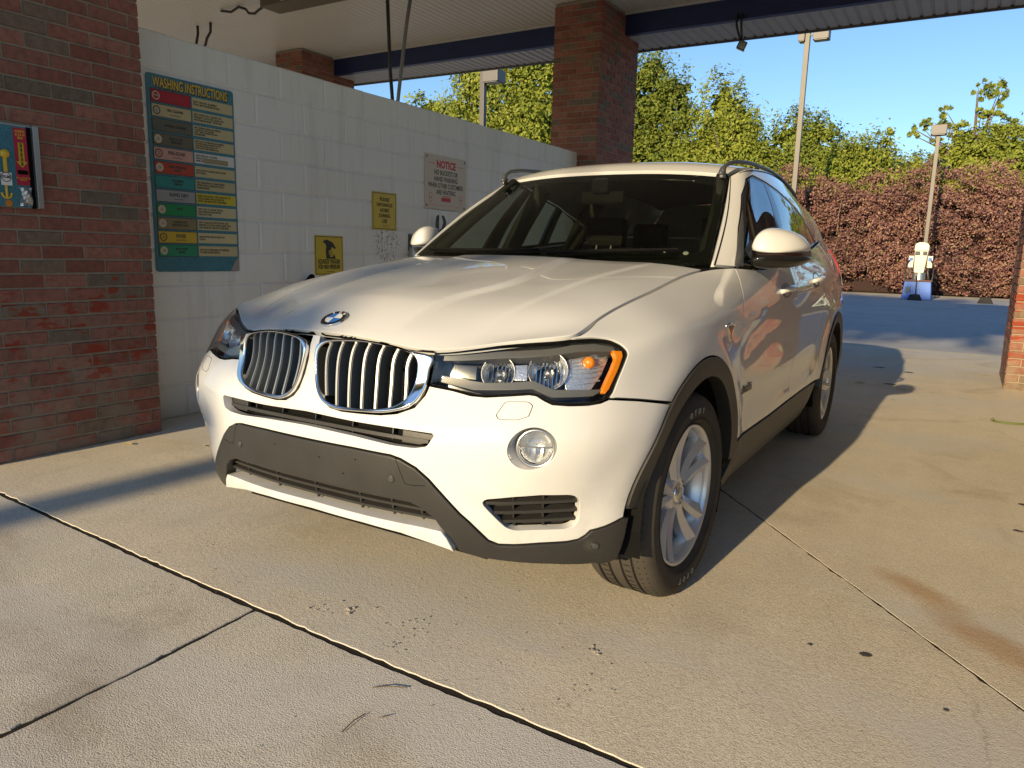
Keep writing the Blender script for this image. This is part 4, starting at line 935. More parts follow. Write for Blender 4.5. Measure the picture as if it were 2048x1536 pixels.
for ch, an in (('B', 130), ('M', 90), ('W', 50)):
    t = R(an); Ml = Me @ Matrix.Translation((.0335*math.cos(t), .0335*math.sin(t), .0050)) @ Matrix.Rotation(t-math.pi/2, 4, 'Z')
    o = text('emblem_letter', ch, .0115, (0, 0, 0), (0, 0, 0), WHITE, emb, off=.0003, ext=.0003); o.matrix_local = Ml
# ---- wheels
def make_wheel():
    w = empty('wheel', (0, 0, 0), car)
    prof = [(-.100,.245),(-.118,.262),(-.1225,.290),(-.119,.318),(-.108,.338),(-.092,.347)]
    tread = []
    for g in (-.062, -.022, .022, .062): tread += [(g-.006,.352),(g-.004,.343),(g+.004,.343),(g+.006,.352)]
    full = prof+[(-.082,.350)]+tread+[(.082,.350)]+[(-a, r) for a, r in prof[::-1]]
    MB().lathe(full, 96, 'x').obj('tyre', TYRE, w, smooth=True, auto=32)
    mb = MB()                                                            # fine ribs on the sidewall and shoulder cuts
    for r_ in (.262, .268, .308): mb.lathe([(.1170,r_-.0015),(.1215 if r_ < .3 else .1222,r_),(.1170,r_+.0015)], 72, 'x')
    mb.obj('sidewall_rib', TYRE, w, smooth=True)
    mb = MB()
    for k in range(80):
        t = 2*math.pi*k/80; M = Matrix.Rotation(t, 4, 'X')
        b = MB().box((.066,-.0013,.3405), (.083,.0013,.3508)).box((.083,-.0013,.335), (.100,.0013,.3445)).box((-.05,-.0012,.345), (-.03,.0012,.3530)).box((.03,-.0012,.345), (.05,.0012,.3530)).xf(M); mb.add(b.V, b.F)
    tag(mb.obj('tread_sipes', BLACK, w), kind='stuff')
    MB().lathe([(-.10,.235),(-.095,.222),(-.02,.212),(.060,.215),(.088,.232),(.098,.242),(.104,.243),(.105,.238),(.098,.230),(.085,.226),(.055,.224)], 72, 'x').obj('rim', ALLOY, w, smooth=True)
    MB().lathe([(-.05,.02),(-.05,.165),(-.028,.165),(-.028,.02)], 48, 'x').obj('brake_disc', DISC, w)
    MB().lathe([(-.06,.01),(-.06,.223)], 48, 'x').obj('inner_shade', BLACK, w)
    MB().box((-.055,.06,-.06),(-.01,.155,.06),.01).obj('brake_caliper', DARKGREY, w)
    MB().lathe([(.02,.075),(.060,.072),(.072,.060),(.074,.036),(.070,.034)], 40, 'x').obj('hub', ALLOY, w, smooth=True)
    MB().lathe([(.066,.034),(.076,.033),(.079,.028),(.080,.001)], 32, 'x').obj('hub_cap', CHROME, w, smooth=True)
    MB().lathe([(.0795,.024),(.0812,.023),(.0815,.001)], 32, 'x').obj('cap_face', SATIN, w, smooth=True)
    spoke = []
    for half in (-1, 1):
        V = []; rs_ = np.linspace(.050, .236, 9)
        for r_ in rs_:
            k = (r_-.05)/.186; cw = half*(.013+.040*k); wd = .016+.017*k; ax = .072+.026*k**1.6-.008*math.sin(k*3.14)
            for dt, da in ((-wd, -.040), (-wd*.97, -.006), (half*wd*-.25, .006), (wd*.97, -.008), (wd, -.040)): V.append((ax+da, r_, cw+dt))
        F = [(i*5+j, i*5+j+1, (i+1)*5+j+1, (i+1)*5+j) for i in range(8) for j in range(4)]
        spoke.append((V, F))
    mes = []
    for V, F in spoke:
        me = bpy.data.meshes.new('spoke'); me.from_pydata(V, [], F); me.materials.append(ALLOY); me.polygons.foreach_set('use_smooth', [True]*len(F)); me.set_sharp_from_angle(angle=R(18)); mes.append(me)
    for k in range(5):
        for me in mes: share('spoke', me, w, rot=(2*math.pi*k/5+R(100), 0, 0))
        t = 2*math.pi*k/5+R(100); MB().lathe([(.050,.013),(.062,.013),(.066,.009),(.066,.001)], 6, 'x', (0, .052*math.cos(t+.63), .052*math.sin(t+.63))).obj('lug_bolt', DARKGREY, w)
    # raised maker's lettering on the sidewall
    for word, mid in (('TOYO', 90), ('TOYO', 270)):
        for i, ch in enumerate(word):
            t = R(mid-(i-1.5)*-7.2); y, z = .291*math.cos(R(180)-t), .291*math.sin(t)
            t = R(mid)+R((1.5-i)*7.4); y, z = -.291*math.cos(t), .291*math.sin(t)
            o = text('tyre_letter', ch, .026, (0, 0, 0), (0, 0, 0), TYRELET, w, off=.0008, ext=.001)
            up_ = Vector((0, y, z)).normalized(); nx = Vector((1, 0, 0)); rt = up_.cross(nx)
            M = Matrix((rt, up_, nx)).transposed().to_4x4(); M.translation = Vector((.1235, y, z)); o.matrix_local = M
    return w
TYRELET = flat('pale tyre lettering', (.30, .28, .24), .7, var=.2, scale=40)
def copy_tree(o, parent):
    c = o.copy(); COL.objects.link(c); c.parent = parent
    for ch in list(o.children):
        d = copy_tree(ch, c); d.matrix_parent_inverse = ch.matrix_parent_inverse.copy()
    return c
w0 = make_wheel()
for i, (sx, y, st) in enumerate(((1, .035, -2.5), (1, 2.86, 0), (-1, .035, -2.5), (-1, 2.86, 0))):
    w = w0 if i == 0 else copy_tree(w0, car)
    w.location = (sx*.806, y, .349); w.rotation_euler = (R((0, 41, 17, 60)[i]), 0, R(st)+(math.pi if sx < 0 else 0))
    if i == 0: w.rotation_euler = (0, 0, R(st))
# ---- cabin
fl = MB().box((-.80,.55,.24), (.80,3.3,.30)); fl.box((-.52,-.60,.245), (.52,3.5,.26)); fl.obj('underbody', BLACK, car)
MB().box((-.70,.40,.30), (.70,.44,1.05)).obj('bulkhead', BLACK, car)
dash = MB(); sec = [(.60,1.085),(.66,1.10),(.86,1.075),(1.02,1.03),(1.06,.96),(1.0,.80),(.95,.60),(.60,.60)]
dash.prism(sec, 0, -.74, .74); db = dash.obj('dashboard', CABIN, car, bev=.02)
MB().prism([(.86,1.06),(.98,1.10),(1.06,1.09),(1.07,1.0)], 0, .22, .56).obj('instrument_hood', CABIN, db, bev=.01)
st = MB().lathe([(-.012,.185),(0,.197),(.012,.185),(0,.173)], 40, 'z', close=True).box((-.17,-.018,-.01),(.17,.018,.008)).lathe([(-.02,.06),(.015,.055),(.02,.01)], 24, 'z')
st.xf(Matrix.Translation((.37, 1.20, .98)) @ Matrix.Rotation(R(-68), 4, 'X')); st.obj('steering_wheel', CABIN, car, smooth=True)
def seat(x, y, bench=0):
    s = empty('seat', (x, y, 0), car); w = .25 if not bench else .62
    MB().box((-w, 0, .42), (w, .50, .60), .05).obj('cushion', CABIN, s)
    b = MB().box((-w, 0, 0), (w, .13, .62), .05); b.xf(Matrix.Translation((0, .46, .55)) @ Matrix.Rotation(R(-16), 4, 'X')); b.obj('backrest', CABIN, s)
    for dx in ((0,) if not bench else (-.4, .4)):
        h = MB().box((dx-.13, 0, 0), (dx+.13, .09, .19), .035); h.xf(Matrix.Translation((0, .665, 1.20)) @ Matrix.Rotation(R(-10), 4, 'X')); h.obj('headrest', CABIN, s)
        MB().tube([(dx-.05, .66, 1.12), (dx-.05, .69, 1.24)], .007).tube([(dx+.05, .66, 1.12), (dx+.05, .69, 1.24)], .007).obj('headrest_post', SATIN, s)
seat(.37, 1.38); seat(-.37, 1.38); seat(0, 2.22, 1)
hl_ = MB(); V = []
for y in np.linspace(1.27, 3.4, 10):
    for x in np.linspace(-.92, .92, 9): V.append((x*(.63-.04*(y-1.3)), y, roof.at([.0], [y])[0][2]-.045-.06*abs(x)**3))
hl_.add(V, [(k*9+i, k*9+i+1, (k+1)*9+i+1, (k+1)*9+i) for k in range(9) for i in range(8)]); hl_.obj('headliner', CABINGREY, car, smooth=True)
for sg in (-1, 1):
    for a, b, r_ in (((.705,.68,1.10),(.580,1.30,1.525),.030), ((.78,1.52,1.08),(.60,1.66,1.52),.055), ((.74,2.30,1.15),(.60,2.42,1.50),.06)):
        MB().tube([(sg*a[0], a[1], a[2]), (sg*(a[0]+b[0])/2+sg*.012, (a[1]+b[1])/2, (a[2]+b[2])/2), (sg*b[0], b[1], b[2])], r_, 10).obj('pillar_trim', CABINTRIM, car, smooth=True)
    V, F, N = patch(shell, [(2.02,.46),(3.7,.46),(3.7,.99),(2.2,.99)], step=.12, off=-.10, gap=0, flange=.01); obj('door_card', V*[sg, 1, 1], F, CABIN, car)
MB().box((-.12,1.20,1.40), (.12,1.225,1.465), .015).obj('rear_view_mirror', CABIN, car)
MB().box((-.045,1.17,1.45), (.045,1.28,1.525), .01).obj('sensor_box', CABIN, car)
p = screen.at([.625], [.10])[0]; n_ = screen.nor([.625], [.10])[0]
Ms = Vector(n_).to_track_quat('Z', 'Y').to_matrix().to_4x4(); Ms.translation = Vector(p-n_*.012)
MB().lathe([(0,.012),(.0015,.011),(.0015,.001)], 20, 'z').xf(Ms).obj('screen_sticker', WHITE, car)
# ================================================================== SIGNS ON THE WALL
XW = -2.77
YEL = flat('sign yellow', (.56, .40, .02), .42, var=.10, scale=9); INK = flat('sign ink', (.022, .022, .018), .6); CREAM = flat('notice board cream', (.56, .47, .36), .5, var=.07, scale=6)
REDINK = flat('sign red ink', (.50, .03, .03), .55); GOLD = flat('sign lettering gold', (.72, .46, .035), .45); SCREWM = flat('screw steel', (.20, .18, .15), .4, .8); FADED = flat('faded red print', (.46, .17, .14), .6)
def m_drops():
    t = NT('printed water drops'); v = t.geo((1, 1, 1)); vo = t.n('ShaderNodeTexVoronoi'); vo.inputs['Scale'].default_value = 46; t.l(v, vo.inputs['Vector'])
    c = t.ramp(vo.outputs['Distance'], [(.0, (.10, .26, .36)), (.22, (.015, .07, .12)), (.30, (.05, .20, .27)), (.8, (.035, .15, .20))])
    c = t.mix(t.ramp(t.noise(v, 5, 4), [(.45, 0.), (.75, .5)]), c, (.07, .22, .24)); t.bsdf(c, .38); return t.m
DROPS = m_drops()
def plate(name, y0, y1, z0, z1, x0, th, mat, parent, bev=.0015, sl=0.):
    """flat plate on a +x face; sl shears the far edge in z a little"""
    mb = MB().box((x0, y0, z0), (x0+th, y1, z1), bev); return mb.obj(name, mat, parent)
def screws(parent, y0, y1, z0, z1, x, r=.008, i=.022):
    for y in (y0+i, y1-i):
        for z in (z0+i, z1-i): MB().lathe([(x, .0001), (x+.003, r*.7), (x+.001, r)][::-1], 12, 'x', (0, y, z)).obj('screw', SCREWM, parent)
def T(s, y, z, size, mat, parent, x, align='CENTER', off=.0, sx=1., name='lettering'): return text(name, s, size, (x, y, z), FONT_ROT, mat, parent, align, .0003, off, sx)
# --- washing instructions
W = tag(empty('instruction_sign'), 'tall blue washing instructions sign with coloured rows on the white wall', 'sign')
y0, y1, z0, z1 = .532, 1.165, .966, 2.172; hh = z1-z0; ww = y1-y0; xs = XW+.006
mb = MB(); n = 7; rad = .02; pts = []
for cy, cz, a0 in ((y1-rad, z1-rad, 0), (y0+rad, z1-rad, 90), (y0+rad, z0+rad, 180), (y1-rad, z0+rad, 270)):
    pts += [(cy+rad*math.cos(R(a0+90*i/n)), cz+rad*math.sin(R(a0+90*i/n))) for i in range(n+1)]
mb.prism(pts, 0, xs-.004, xs); mb.obj('board', DROPS, W)
T('WASHING INSTRUCTIONS', (y0+y1)/2, z1-.052, .083, INK, W, xs+.0008, off=.006, sx=.545)
T('WASHING INSTRUCTIONS', (y0+y1)/2-.003, z1-.049, .083, GOLD, W, xs+.0018, off=.0012, sx=.545)
TAN = (.50, .42, .22); dk = INK
rows = [((.36,.008,.016),'','SAFETY FEATURE - EQUIPMENT\nSTOPS. TIME CONTINUES TO RUN.',TAN,'STOP'),
 ((.50,.41,.21),'TIRE CLEANER','APPLY WHITE WALL CLEANER LOW\nPRESSURE TO EACH TIRE. CLEAN WITH\nHIGH PRESSURE RINSE 1" FROM TIRE.',TAN,'o'),
 ((.115,.105,.075),'ENGINE CLEANER','APPLY ENGINE CLEANER LOW PRESSURE\nTO SURFACE TO BE CLEANED.\nWAIT 1 MINUTE. RINSE WITH HIGH\nPRESSURE RINSE.',TAN,''),
 ((.125,.11,.07),'BUG & TAR\nREMOVER','APPLY BUG & TAR REMOVER LOW PRESSURE\nTO ENTIRE VEHICLE FROM BOTTOM UP.\nWASH ENTIRE VEHICLE FROM TOP\nDOWN WITH HIGH PRESSURE SOAP.',TAN,'c'),
 ((.56,.30,.24),'PRE-SOAK','APPLY PRE-SOAK TO ENTIRE\nVEHICLE FROM BOTTOM UP.\nRINSE WITH HIGH PRESSURE SOAP.',(.62,.60,.56),'k'),
 ((.40,.05,.02),'HIGH PRESSURE\nSOAP','APPLY SOAP TO ENTIRE VEHICLE FROM\nBOTTOM UP.',TAN,'c'),
 ((.02,.22,.20),'FOAMING\nBRUSH','FIRST RINSE PRIOR TO USING BRUSH\nENTIRE VEHICLE. RINSE WITH HIGH\nPRESSURE RINSE.',(.44,.38,.20),''),
 ((.30,.30,.31),'RAPID DRY','RINSE THOROUGHLY. APPLY RAPID DRY TO\nVEHICLE. RINSE VEHICLE FROM TOP\nDOWN. USE BEFORE SPOT FREE RINSE.',(.55,.44,.03),''),
 ((.01,.22,.07),'WAX','APPLY WAX. TO ENTIRE VEHICLE\nHIGH PRESSURE RINSE BEFORE\nUSING SPOT FREE.',(.52,.46,.27),'c'),
 ((.22,.18,.085),'CLEARCOAT\nPROTECTANT','APPLY CLEARCOAT PROTECTANT LOW\nPRESSURE TO ENTIRE VEHICLE. RINSE WITH\nHIGH PRESSURE, THEN SPOT FREE RINSE.',TAN,'c'),
 ((.56,.38,.03),'RINSE','RINSE ENTIRE VEHICLE FROM TOP\nDOWN.',(.55,.47,.26),'k'),
 ((.02,.24,.12),'SPOT FREE\nRINSE','APPLY SPOT FREE RINSE LOW PRESSURE\nTO RINSE ENTIRE VEHICLE.',TAN,'c')]
pm = {}
def pmat(c):
    if c not in pm: pm[c] = flat('sign panel %d' % len(pm), c, .45, var=.09, scale=14)
    return pm[c]
TEXTD = flat('print dark', (.045, .04, .03), .6)
for k, (cl, a, b, cr, ic) in enumerate(rows):
    zt = z1-(.076+.0712*k)*hh; zb = zt-.0585*hh; zm = (zt+zb)/2; ym = y0+.475*ww
    plate('row_border', y0+.035*ww, ym+.004, zb-.004, zt+.004, xs-.0005, .001, TEXTD, W, 0)
    plate('row_panel', y0+.045*ww, ym, zb, zt, xs, .0016, pmat(cl), W, 0); plate('row_panel', ym+.012, y1-.02*ww, zb+.003, zt-.001, xs, .0012, pmat(cr), W, 0)
    if a: T(a, (y0+ym)/2+.035, zm+(.008 if a in ('TIRE CLEANER','PRE-SOAK','RAPID DRY','RINSE','WAX') else 0), .030 if a in ('PRE-SOAK','RAPID DRY','RINSE') else .020, TEXTD, W, xs+.0018, off=.0009, sx=.9)
    if a in ('TIRE CLEANER','PRE-SOAK','RAPID DRY','RINSE'): T('HIGH PRESSURE' if a == 'RINSE' else 'LOW PRESSURE', (y0+ym)/2+.035, zm-.018, .011, TEXTD, W, xs+.0018)
    T(b, ym+.020, zm, .0140 if b.count('\n') > 2 else .0165, TEXTD, W, xs+.0014, 'LEFT', .0006, .78)
    if ic:
        yc = y0+.095*ww; col = {'STOP': CREAM, 'o': TEXTD, 'c': CREAM, 'k': TEXTD}[ic]
        MB().lathe([(xs+.0016, .026), (xs+.0022, .0255), (xs+.0022, .020 if ic != 'c' else .001), (xs+.0016, .0195 if ic != 'c' else .0005)], 24, 'x', (0, yc, zm)).obj('row_icon', col, W)
        if ic == 'STOP': T('STOP', yc, zm, .014, CREAM, W, xs+.0024, off=.0004)
        elif ic == 'o': MB().lathe([(xs+.0018, .014), (xs+.0026, .012), (xs+.0024, .001)], 20, 'x', (0, yc, zm)).obj('row_icon', pmat((.30,.30,.31)), W)
        else: T('USE\nLOW', yc, zm, .011, TEXTD, W, xs+.0026)
plate('torn_patch', y0+.60*ww, y0+.90*ww, z1-.412*hh, z1-.385*hh, xs+.0016, .0006, pmat((.30,.25,.14)), W, 0)
mb = MB().add([(xs+.001, y1-.075, z0+.002), (xs+.001, y1-.002, z0+.002), (xs+.0016, y1-.002, z0+.10), (xs+.001, y1-.03, z0+.075)], [(0, 1, 2, 3)]); mb.obj('peeled_corner', pmat((.30, .27, .25)), W)
# --- yellow signs
S1 = tag(empty('trigger_sign'), 'yellow sign with a spray gun picture, low on the wall just above the bonnet', 'sign')
a0, a1, b0, b1 = 1.880, 2.192, .928, 1.242; x = XW+.005
plate('board', a0, a1, b0, b1, x-.003, .003, YEL, S1, .001)
for lo, hi in (((a0+.008, b1-.013), (a1-.008, b1-.008)), ((a0+.008, b0+.008), (a1-.008, b0+.013)), ((a0+.008, b0+.008), (a0+.013, b1-.008)), ((a1-.013, b0+.008), (a1-.008, b1-.008))):
    plate('border', lo[0], hi[0], lo[1], hi[1], x, .0006, INK, S1, 0)
gx = lambda L: [(a0+.312*p, b0+.314*q) for p, q in L]
MB().prism(gx([(.30,.87),(.44,.90),(.62,.83),(.74,.70),(.70,.66),(.60,.72),(.56,.66),(.66,.56),(.74,.42),(.40,.42),(.38,.60),(.40,.74),(.36,.80),(.30,.82)]), 0, x, x+.0008).obj('gun_picture', INK, S1)
MB().prism(gx([(.48,.62),(.58,.64),(.66,.56),(.64,.48),(.54,.46),(.50,.52)]), 0, x+.0008, x+.0014).obj('hand_picture', YEL, S1)
for k in range(3): MB().prism(gx([(.50,.60-.045*k),(.60,.605-.045*k),(.60,.588-.045*k),(.50,.583-.045*k)]), 0, x+.0014, x+.0018).obj('finger_line', INK, S1)
T('SQUEEZE TRIGGER', (a0+a1)/2, b0+.108, .046, INK, S1, x+.0008, off=.0014, sx=.62); T('FOR HIGH PRESSURE', (a0+a1)/2, b0+.066, .046, INK, S1, x+.0008, off=.0014, sx=.56); T('0 ------', (a0+a1)/2, b0+.030, .018, INK, S1, x+.0008) if False else plate('maker_line', a0+.13, a0+.21, b0+.026, b0+.030, x, .0006, INK, S1, 0)
S2 = tag(empty('hose_sign'), 'yellow sign asking to please untangle hoses, higher on the wall', 'sign')
a0, a1, b0, b1 = 2.545, 2.862, 1.312, 1.632
plate('board', a0, a1, b0, b1, x-.003, .003, YEL, S2, .001)
for lo, hi in (((a0+.008, b1-.013), (a1-.008, b1-.008)), ((a0+.008, b0+.008), (a1-.008, b0+.013)), ((a0+.008, b0+.008), (a0+.013, b1-.008)), ((a1-.013, b0+.008), (a1-.008, b1-.008))):
    plate('border', lo[0], hi[0], lo[1], hi[1], x, .0006, INK, S2, 0)
for k, s in enumerate(('PLEASE', 'UNTANGLE', 'HOSES', 'DURING', 'USE')): T(s, (a0+a1)/2, b1-.062-.046*k, .043, INK, S2, x+.0008, off=.0010, sx=.92)
plate('maker_line', a0+.13, a0+.22, b0+.034, b0+.038, x, .0006, INK, S2, 0)
# --- notice
S3 = tag(empty('notice_sign'), 'cream notice sign with a red heading about no buckets or hand washing', 'sign')
a0, a1, b0, b1 = 3.262, 3.925, 1.538, 2.036
plate('board', a0, a1, b0, b1, x-.003, .004, CREAM, S3, .0015); x2 = x+.0012; yc = (a0+a1)/2; screws(S3, a0, a1, b0, b1, x2, .013, .028)
T('NOTICE', yc, b1-.085, .092, REDINK, S3, x2, off=.004, sx=.90)
for s, k in (('NO BUCKETS OR', 0), ('HAND WASHING', 1), ('WHEN OTHER CUSTOMERS', 2), ('ARE WAITING', 3)): T(s, yc, b1-.160-.060*k, .062, INK, S3, x2, off=.0012, sx=.72 if k == 2 else .78)
for p, q in ((a0+.05, yc-.17), (yc+.17, a1-.05)): plate('rule_line', p, q, b1-.083, b1-.079, x2-.0004, .0006, REDINK, S3, 0)
plate('rule_line', a0+.03, a1-.03, b0+.035, b0+.038, x2-.0004, .0006, FADED, S3, 0)
plate('faded_logo', yc-.075, yc+.075, b0+.075, b0+.112, x2-.0004, .0008, REDINK, S3, 0); plate('faded_logo', yc-.05, yc+.08, b0+.118, b0+.128, x2-.0004, .0008, FADED, S3, 0)
for yq in (a0+.09, a1-.09):
    for zq in (.085, .125): MB().lathe([(x2-.0004, .026), (x2+.0006, .026), (x2+.0006, .021), (x2-.0004, .021)], 20, 'x', (0, yq, b0+zq)).obj('faded_ring', FADED, S3)
# ================================================================== COIN BOX ON THE PIER
B = tag(empty('coin_box'), 'teal coin and bill box set into the brick pier at the left edge', 'payment box')
STEEL = flat('brushed steel', (.42, .42, .42), .32, .9, var=.1, scale=5); TEAL = flat('teal box paint', (.03, .17, .19), .35)
xp = -2.5; ya, yb, za, zb = -.80, -.262, 1.302, 1.712
MB().box((xp-.02, ya, za), (xp+.012, yb, zb), .004).obj('housing', STEEL, B)
MB().box((xp+.012, yb-.030, za), (xp+.030, yb, zb), .005).obj('frame_bar', STEEL, B); MB().box((xp+.012, yb-.052, za), (xp+.016, yb-.032, zb-.01)).obj('door_gap', BLACK, B)
xf = xp+.018; plate('face_plate', ya, yb-.055, za+.004, zb-.012, xp+.012, .006, DROPS, B, 0)
plate('bill_panel', -.378, -.318, 1.415, 1.692, xf, .002, flat('bill panel red', (.42, .012, .04), .4), B, 0)
T('ACCEPTS\n$1,5 & 10\nBILLS', -.348, 1.660, .0155, GOLD, B, xf+.0026, off=.0004, sx=.72)
MB().prism([(-.361,1.622),(-.335,1.622),(-.335,1.530),(-.322,1.530),(-.348,1.500),(-.374,1.530),(-.361,1.530)], 0, xf+.002, xf+.003).obj('arrow', YEL, B)
for k in range(5): T('$', -.348, 1.610-.0225*k, .024, INK, B, xf+.0034, off=.0006)
plate('bill_slot', -.372, -.324, 1.468, 1.488, xf+.002, .002, BLACK, B, 0); T('BILL CHANGER\nINSERT', -.348, 1.445, .010, GOLD, B, xf+.0026)
bl = MB(); gxx = np.linspace(0, 1, 7)
V = [(xf+.004+.016*math.sin(p*5.1+q*2.3)*math.cos(q*4+p), -.376+.062*p, 1.312+.092*q) for q in gxx for p in gxx]
bl.add(V, [(i*7+j, i*7+j+1, i*7+j+8, i*7+j+7) for i in range(6) for j in range(6)]); bl.obj('bent_cover', STEEL, B)
kx = xf+.004
MB().lathe([(0, .020), (.012, .021), (.020, .016), (.022, .001)], 24, 'x', (xf, -.428, 1.560)).obj('coin_knob', GOLD, B, smooth=True)
MB().box((xf, -.436, 1.44), (xf+.008, -.420, 1.56), .002).obj('coin_bar', GOLD, B); plate('price_card', -.455, -.405, 1.408, 1.470, xf+.008, .0012, WHITE, B, 0)
MB().lathe([(xf+.0092, .024), (xf+.0100, .024), (xf+.0100, .0205), (xf+.0092, .0205)], 28, 'x', (0, -.431, 1.448)).obj('price_ring', INK, B); T('$1.00', -.431, 1.448, .020, INK, B, xf+.0104, off=.0007, sx=.8)
MB().tube([(xf+.004, -.432+.022*math.cos(t), 1.372+.026*math.sin(t)) for t in np.linspace(math.pi, 2*math.pi, 12)], .005).tube([(xf+.004, -.432, 1.41), (xf+.004, -.432, 1.35)], .006).obj('coin_return', GOLD, B)
MB().lathe([(0, .017), (.004, .016), (.005, .001)], 20, 'x', (xf, -.425, 1.322)).obj('return_button', flat('orange button', (.55, .20, .02), .4), B)
# ================================================================== WALL FITTINGS
IRON = flat('dark iron', (.075, .075, .075), .45, .6)
h = tag(empty('hose_hook', (XW, 3.42, 1.36)), 'grey two-pronged iron hook on the white wall below the notice sign', 'hook')
for s in (-1, 1): MB().tube([(.0, .0, -.09), (.04, 0, -.06), (.07, s*.045, -.01), (.08, s*.060, .05), (.075, s*.045, .10), (.07, s*.030, .115)], [.014, .016, .017, .017, .014, .008], 8).obj('prong', IRON, h, smooth=True)
MB().box((0, -.03, -.14), (.012, .03, -.06), .003).obj('back_plate', IRON, h)
h = tag(empty('wall_clip', (XW, 3.05, 1.12)), 'narrow steel clip standing upright on the wall right of the yellow signs', 'bracket')
MB().box((0, -.022, .02), (.012, .022, .17), .003).obj('strap', IRON, h); MB().box((0, -.02, -.06), (.05, .035, .05), .008).obj('holder', STEEL, h); MB().lathe([(.012, .010), (.02, .008)], 10, 'x', (0, 0, .13)).obj('bolt', IRON, h)
h = tag(empty('wand_holder', (XW, 1.72, .90)), 'black tube of a wand holder poking out behind the bonnet, under the sign', 'wand holder')
MB().tube([(.0, .09, -.02), (.12, .0, .01), (.20, -.06, .025)], .024, 14).obj('tube', BLACK, h, smooth=True); MB().tube([(.0, .10, -.03), (.11, .02, .0)], .032, 12).obj('sleeve', STEEL, h, smooth=True)
# ================================================================== THINGS HANGING FROM THE CEILING
HOSE = flat('black hose', (.02, .02, .02), .5); HOSEG = flat('grey hose', (.16, .165, .17), .5)
def hang(name, pts, r, mat, label, group=None, top=None):
    o = tag(MB().tube(pts, r, 8).obj(name, mat, None, smooth=True), label, 'hose' if 'hose' in name else 'cable', group); return o
hang('pressure_hose', [(-4.72, 5.0, 4.22), (-4.70, 5.0, 3.8), (-4.675, 5.0, 3.3), (-4.635, 5.0, 2.9), (-4.60, 5.0, 2.4), (-4.59, 5.0, 1.8)], .022, HOSE, 'black hose hanging straight down beyond the wall, left of the pair')
hang('pressure_hose', [(-4.33, 5.0, 4.22), (-4.42, 5.0, 3.8), (-4.50, 5.0, 3.3), (-4.56, 5.0, 2.9), (-4.585, 5.02, 2.4), (-4.59, 5.03, 1.8)], .022, HOSEG, 'grey hose hanging at a slant beyond the wall, right of the pair')
hang('hanging_cable', [(-8.16, 4.887, 4.22), (-8.16, 4.887, 4.12), (-8.19, 4.88, 4.0), (-8.24, 4.87, 3.88), (-8.26, 4.87, 3.4)], .018, HOSE, 'short black wire hanging from the ceiling above the wall, left one')
hang('hanging_cable', [(-7.84, 4.864, 4.22), (-7.85, 4.864, 4.10), (-7.93, 4.86, 4.02), (-7.96, 4.86, 3.95), (-8.04, 4.86, 3.86), (-8.06, 4.86, 3.4)], .018, HOSE, 'short kinked black wire hanging from the ceiling above the wall, right one')
f = tag(empty('ceiling_fixture', (-6.0, 4.55, 4.10)), 'brown fixture with black cable loops under the ceiling at the top edge', 'light fixture')
BROWN = flat('brown fixture', (.10, .085, .055), .6)
MB().box((-.33, -.10, -.0), (.95, .22, .115), .012).obj('box', BROWN, f); MB().box((.05, -.104, .02), (.40, -.1, .09)).obj('label_plate', CREAM, f)
MB().tube([(-.33, .0, .05), (-.45, .0, .02), (-.55, .0, -.02), (-.66, .0, .0), (-.72, .0, .06), (-.85, .0, .10), (-1.0, 0, .06), (-1.2, 0, .1)], .016, 8).obj('cable', HOSE, f, smooth=True)
f = tag(empty('hanging_camera', (-1.0, 7.0, 4.0)), 'small black camera on a double cable hanging from the navy beam', 'camera')
MB().tube([(-.05, .04, .0), (-.045, -.03, -.12), (-.02, -.02, -.22), (.02, .0, -.33)], .013, 8).obj('cable', HOSE, f, smooth=True); MB().tube([(.0, .04, .0), (.015, -.04, -.12), (.02, -.02, -.22), (.03, .0, -.33)], .013, 8).obj('cable', HOSE, f, smooth=True)
mb = MB().box((-.05, -.06, -.05), (.05, .06, .05), .012); mb.xf(Matrix.Translation((.035, -.01, -.37)) @ Matrix.Rotation(R(25), 4, 'Y') @ Matrix.Rotation(R(15), 4, 'Z')); mb.obj('housing', GLOSSBLACK, f)
# ================================================================== LOT: LAMP POSTS, VACUUM, RUBBER BLOCKS
POST = flat('galvanised post', (.105, .10, .092), .5, .3, var=.12, scale=2); HEAD = flat('lamp head bronze', (.14, .13, .125), .5)
def lamp(x, y, h, w, heads, label, r=0):
    p = tag(empty('lamp_post', (x, y, 0), rot=(0, 0, r)), label, 'lamp post', 'lamp posts of the lot')
    MB().box((-w/2, -w/2, 0), (w/2, w/2, h), .008).obj('pole', POST, p); MB().box((-w*1.3, -w*1.3, 0), (w*1.3, w*1.3, .06), .01).obj('base_plate', POST, p)
    for (dx, dz, sx, sz) in heads:
        hd = MB().box((dx-sx/2, -.22, h+dz-sz/2), (dx+sx/2, .22, h+dz+sz/2), .012).obj('lamp_head', HEAD, p); MB().box((dx-sx*.4, -.19, h+dz-sz/2-.012), (dx+sx*.4, .19, h+dz-sz/2-.001)).obj('lens', flat('lamp lens', (.35, .35, .33), .3), hd)
        if abs(dx) > .2: MB().box((min(0, dx), -.035, h+dz-.03), (max(0, dx), .035, h+dz+.03)).obj('arm', POST, p)
lamp(-4.25, 27.0, 9.15, .17, [(-.18, -.10, .22, .40), (.47, -.10, .52, .42)], 'tall lamp post with two heads rising from behind the car roof')
lamp(.22, 26.75, 5.35, .12, [(0, .16, .46, .30)], 'lamp post with one square head behind the vacuum station')
lamp(-10.72, 16.0, 6.3, .15, [(.36, -.30, .50, .32)], 'lamp post with a single head seen over the white wall between hoses and column')
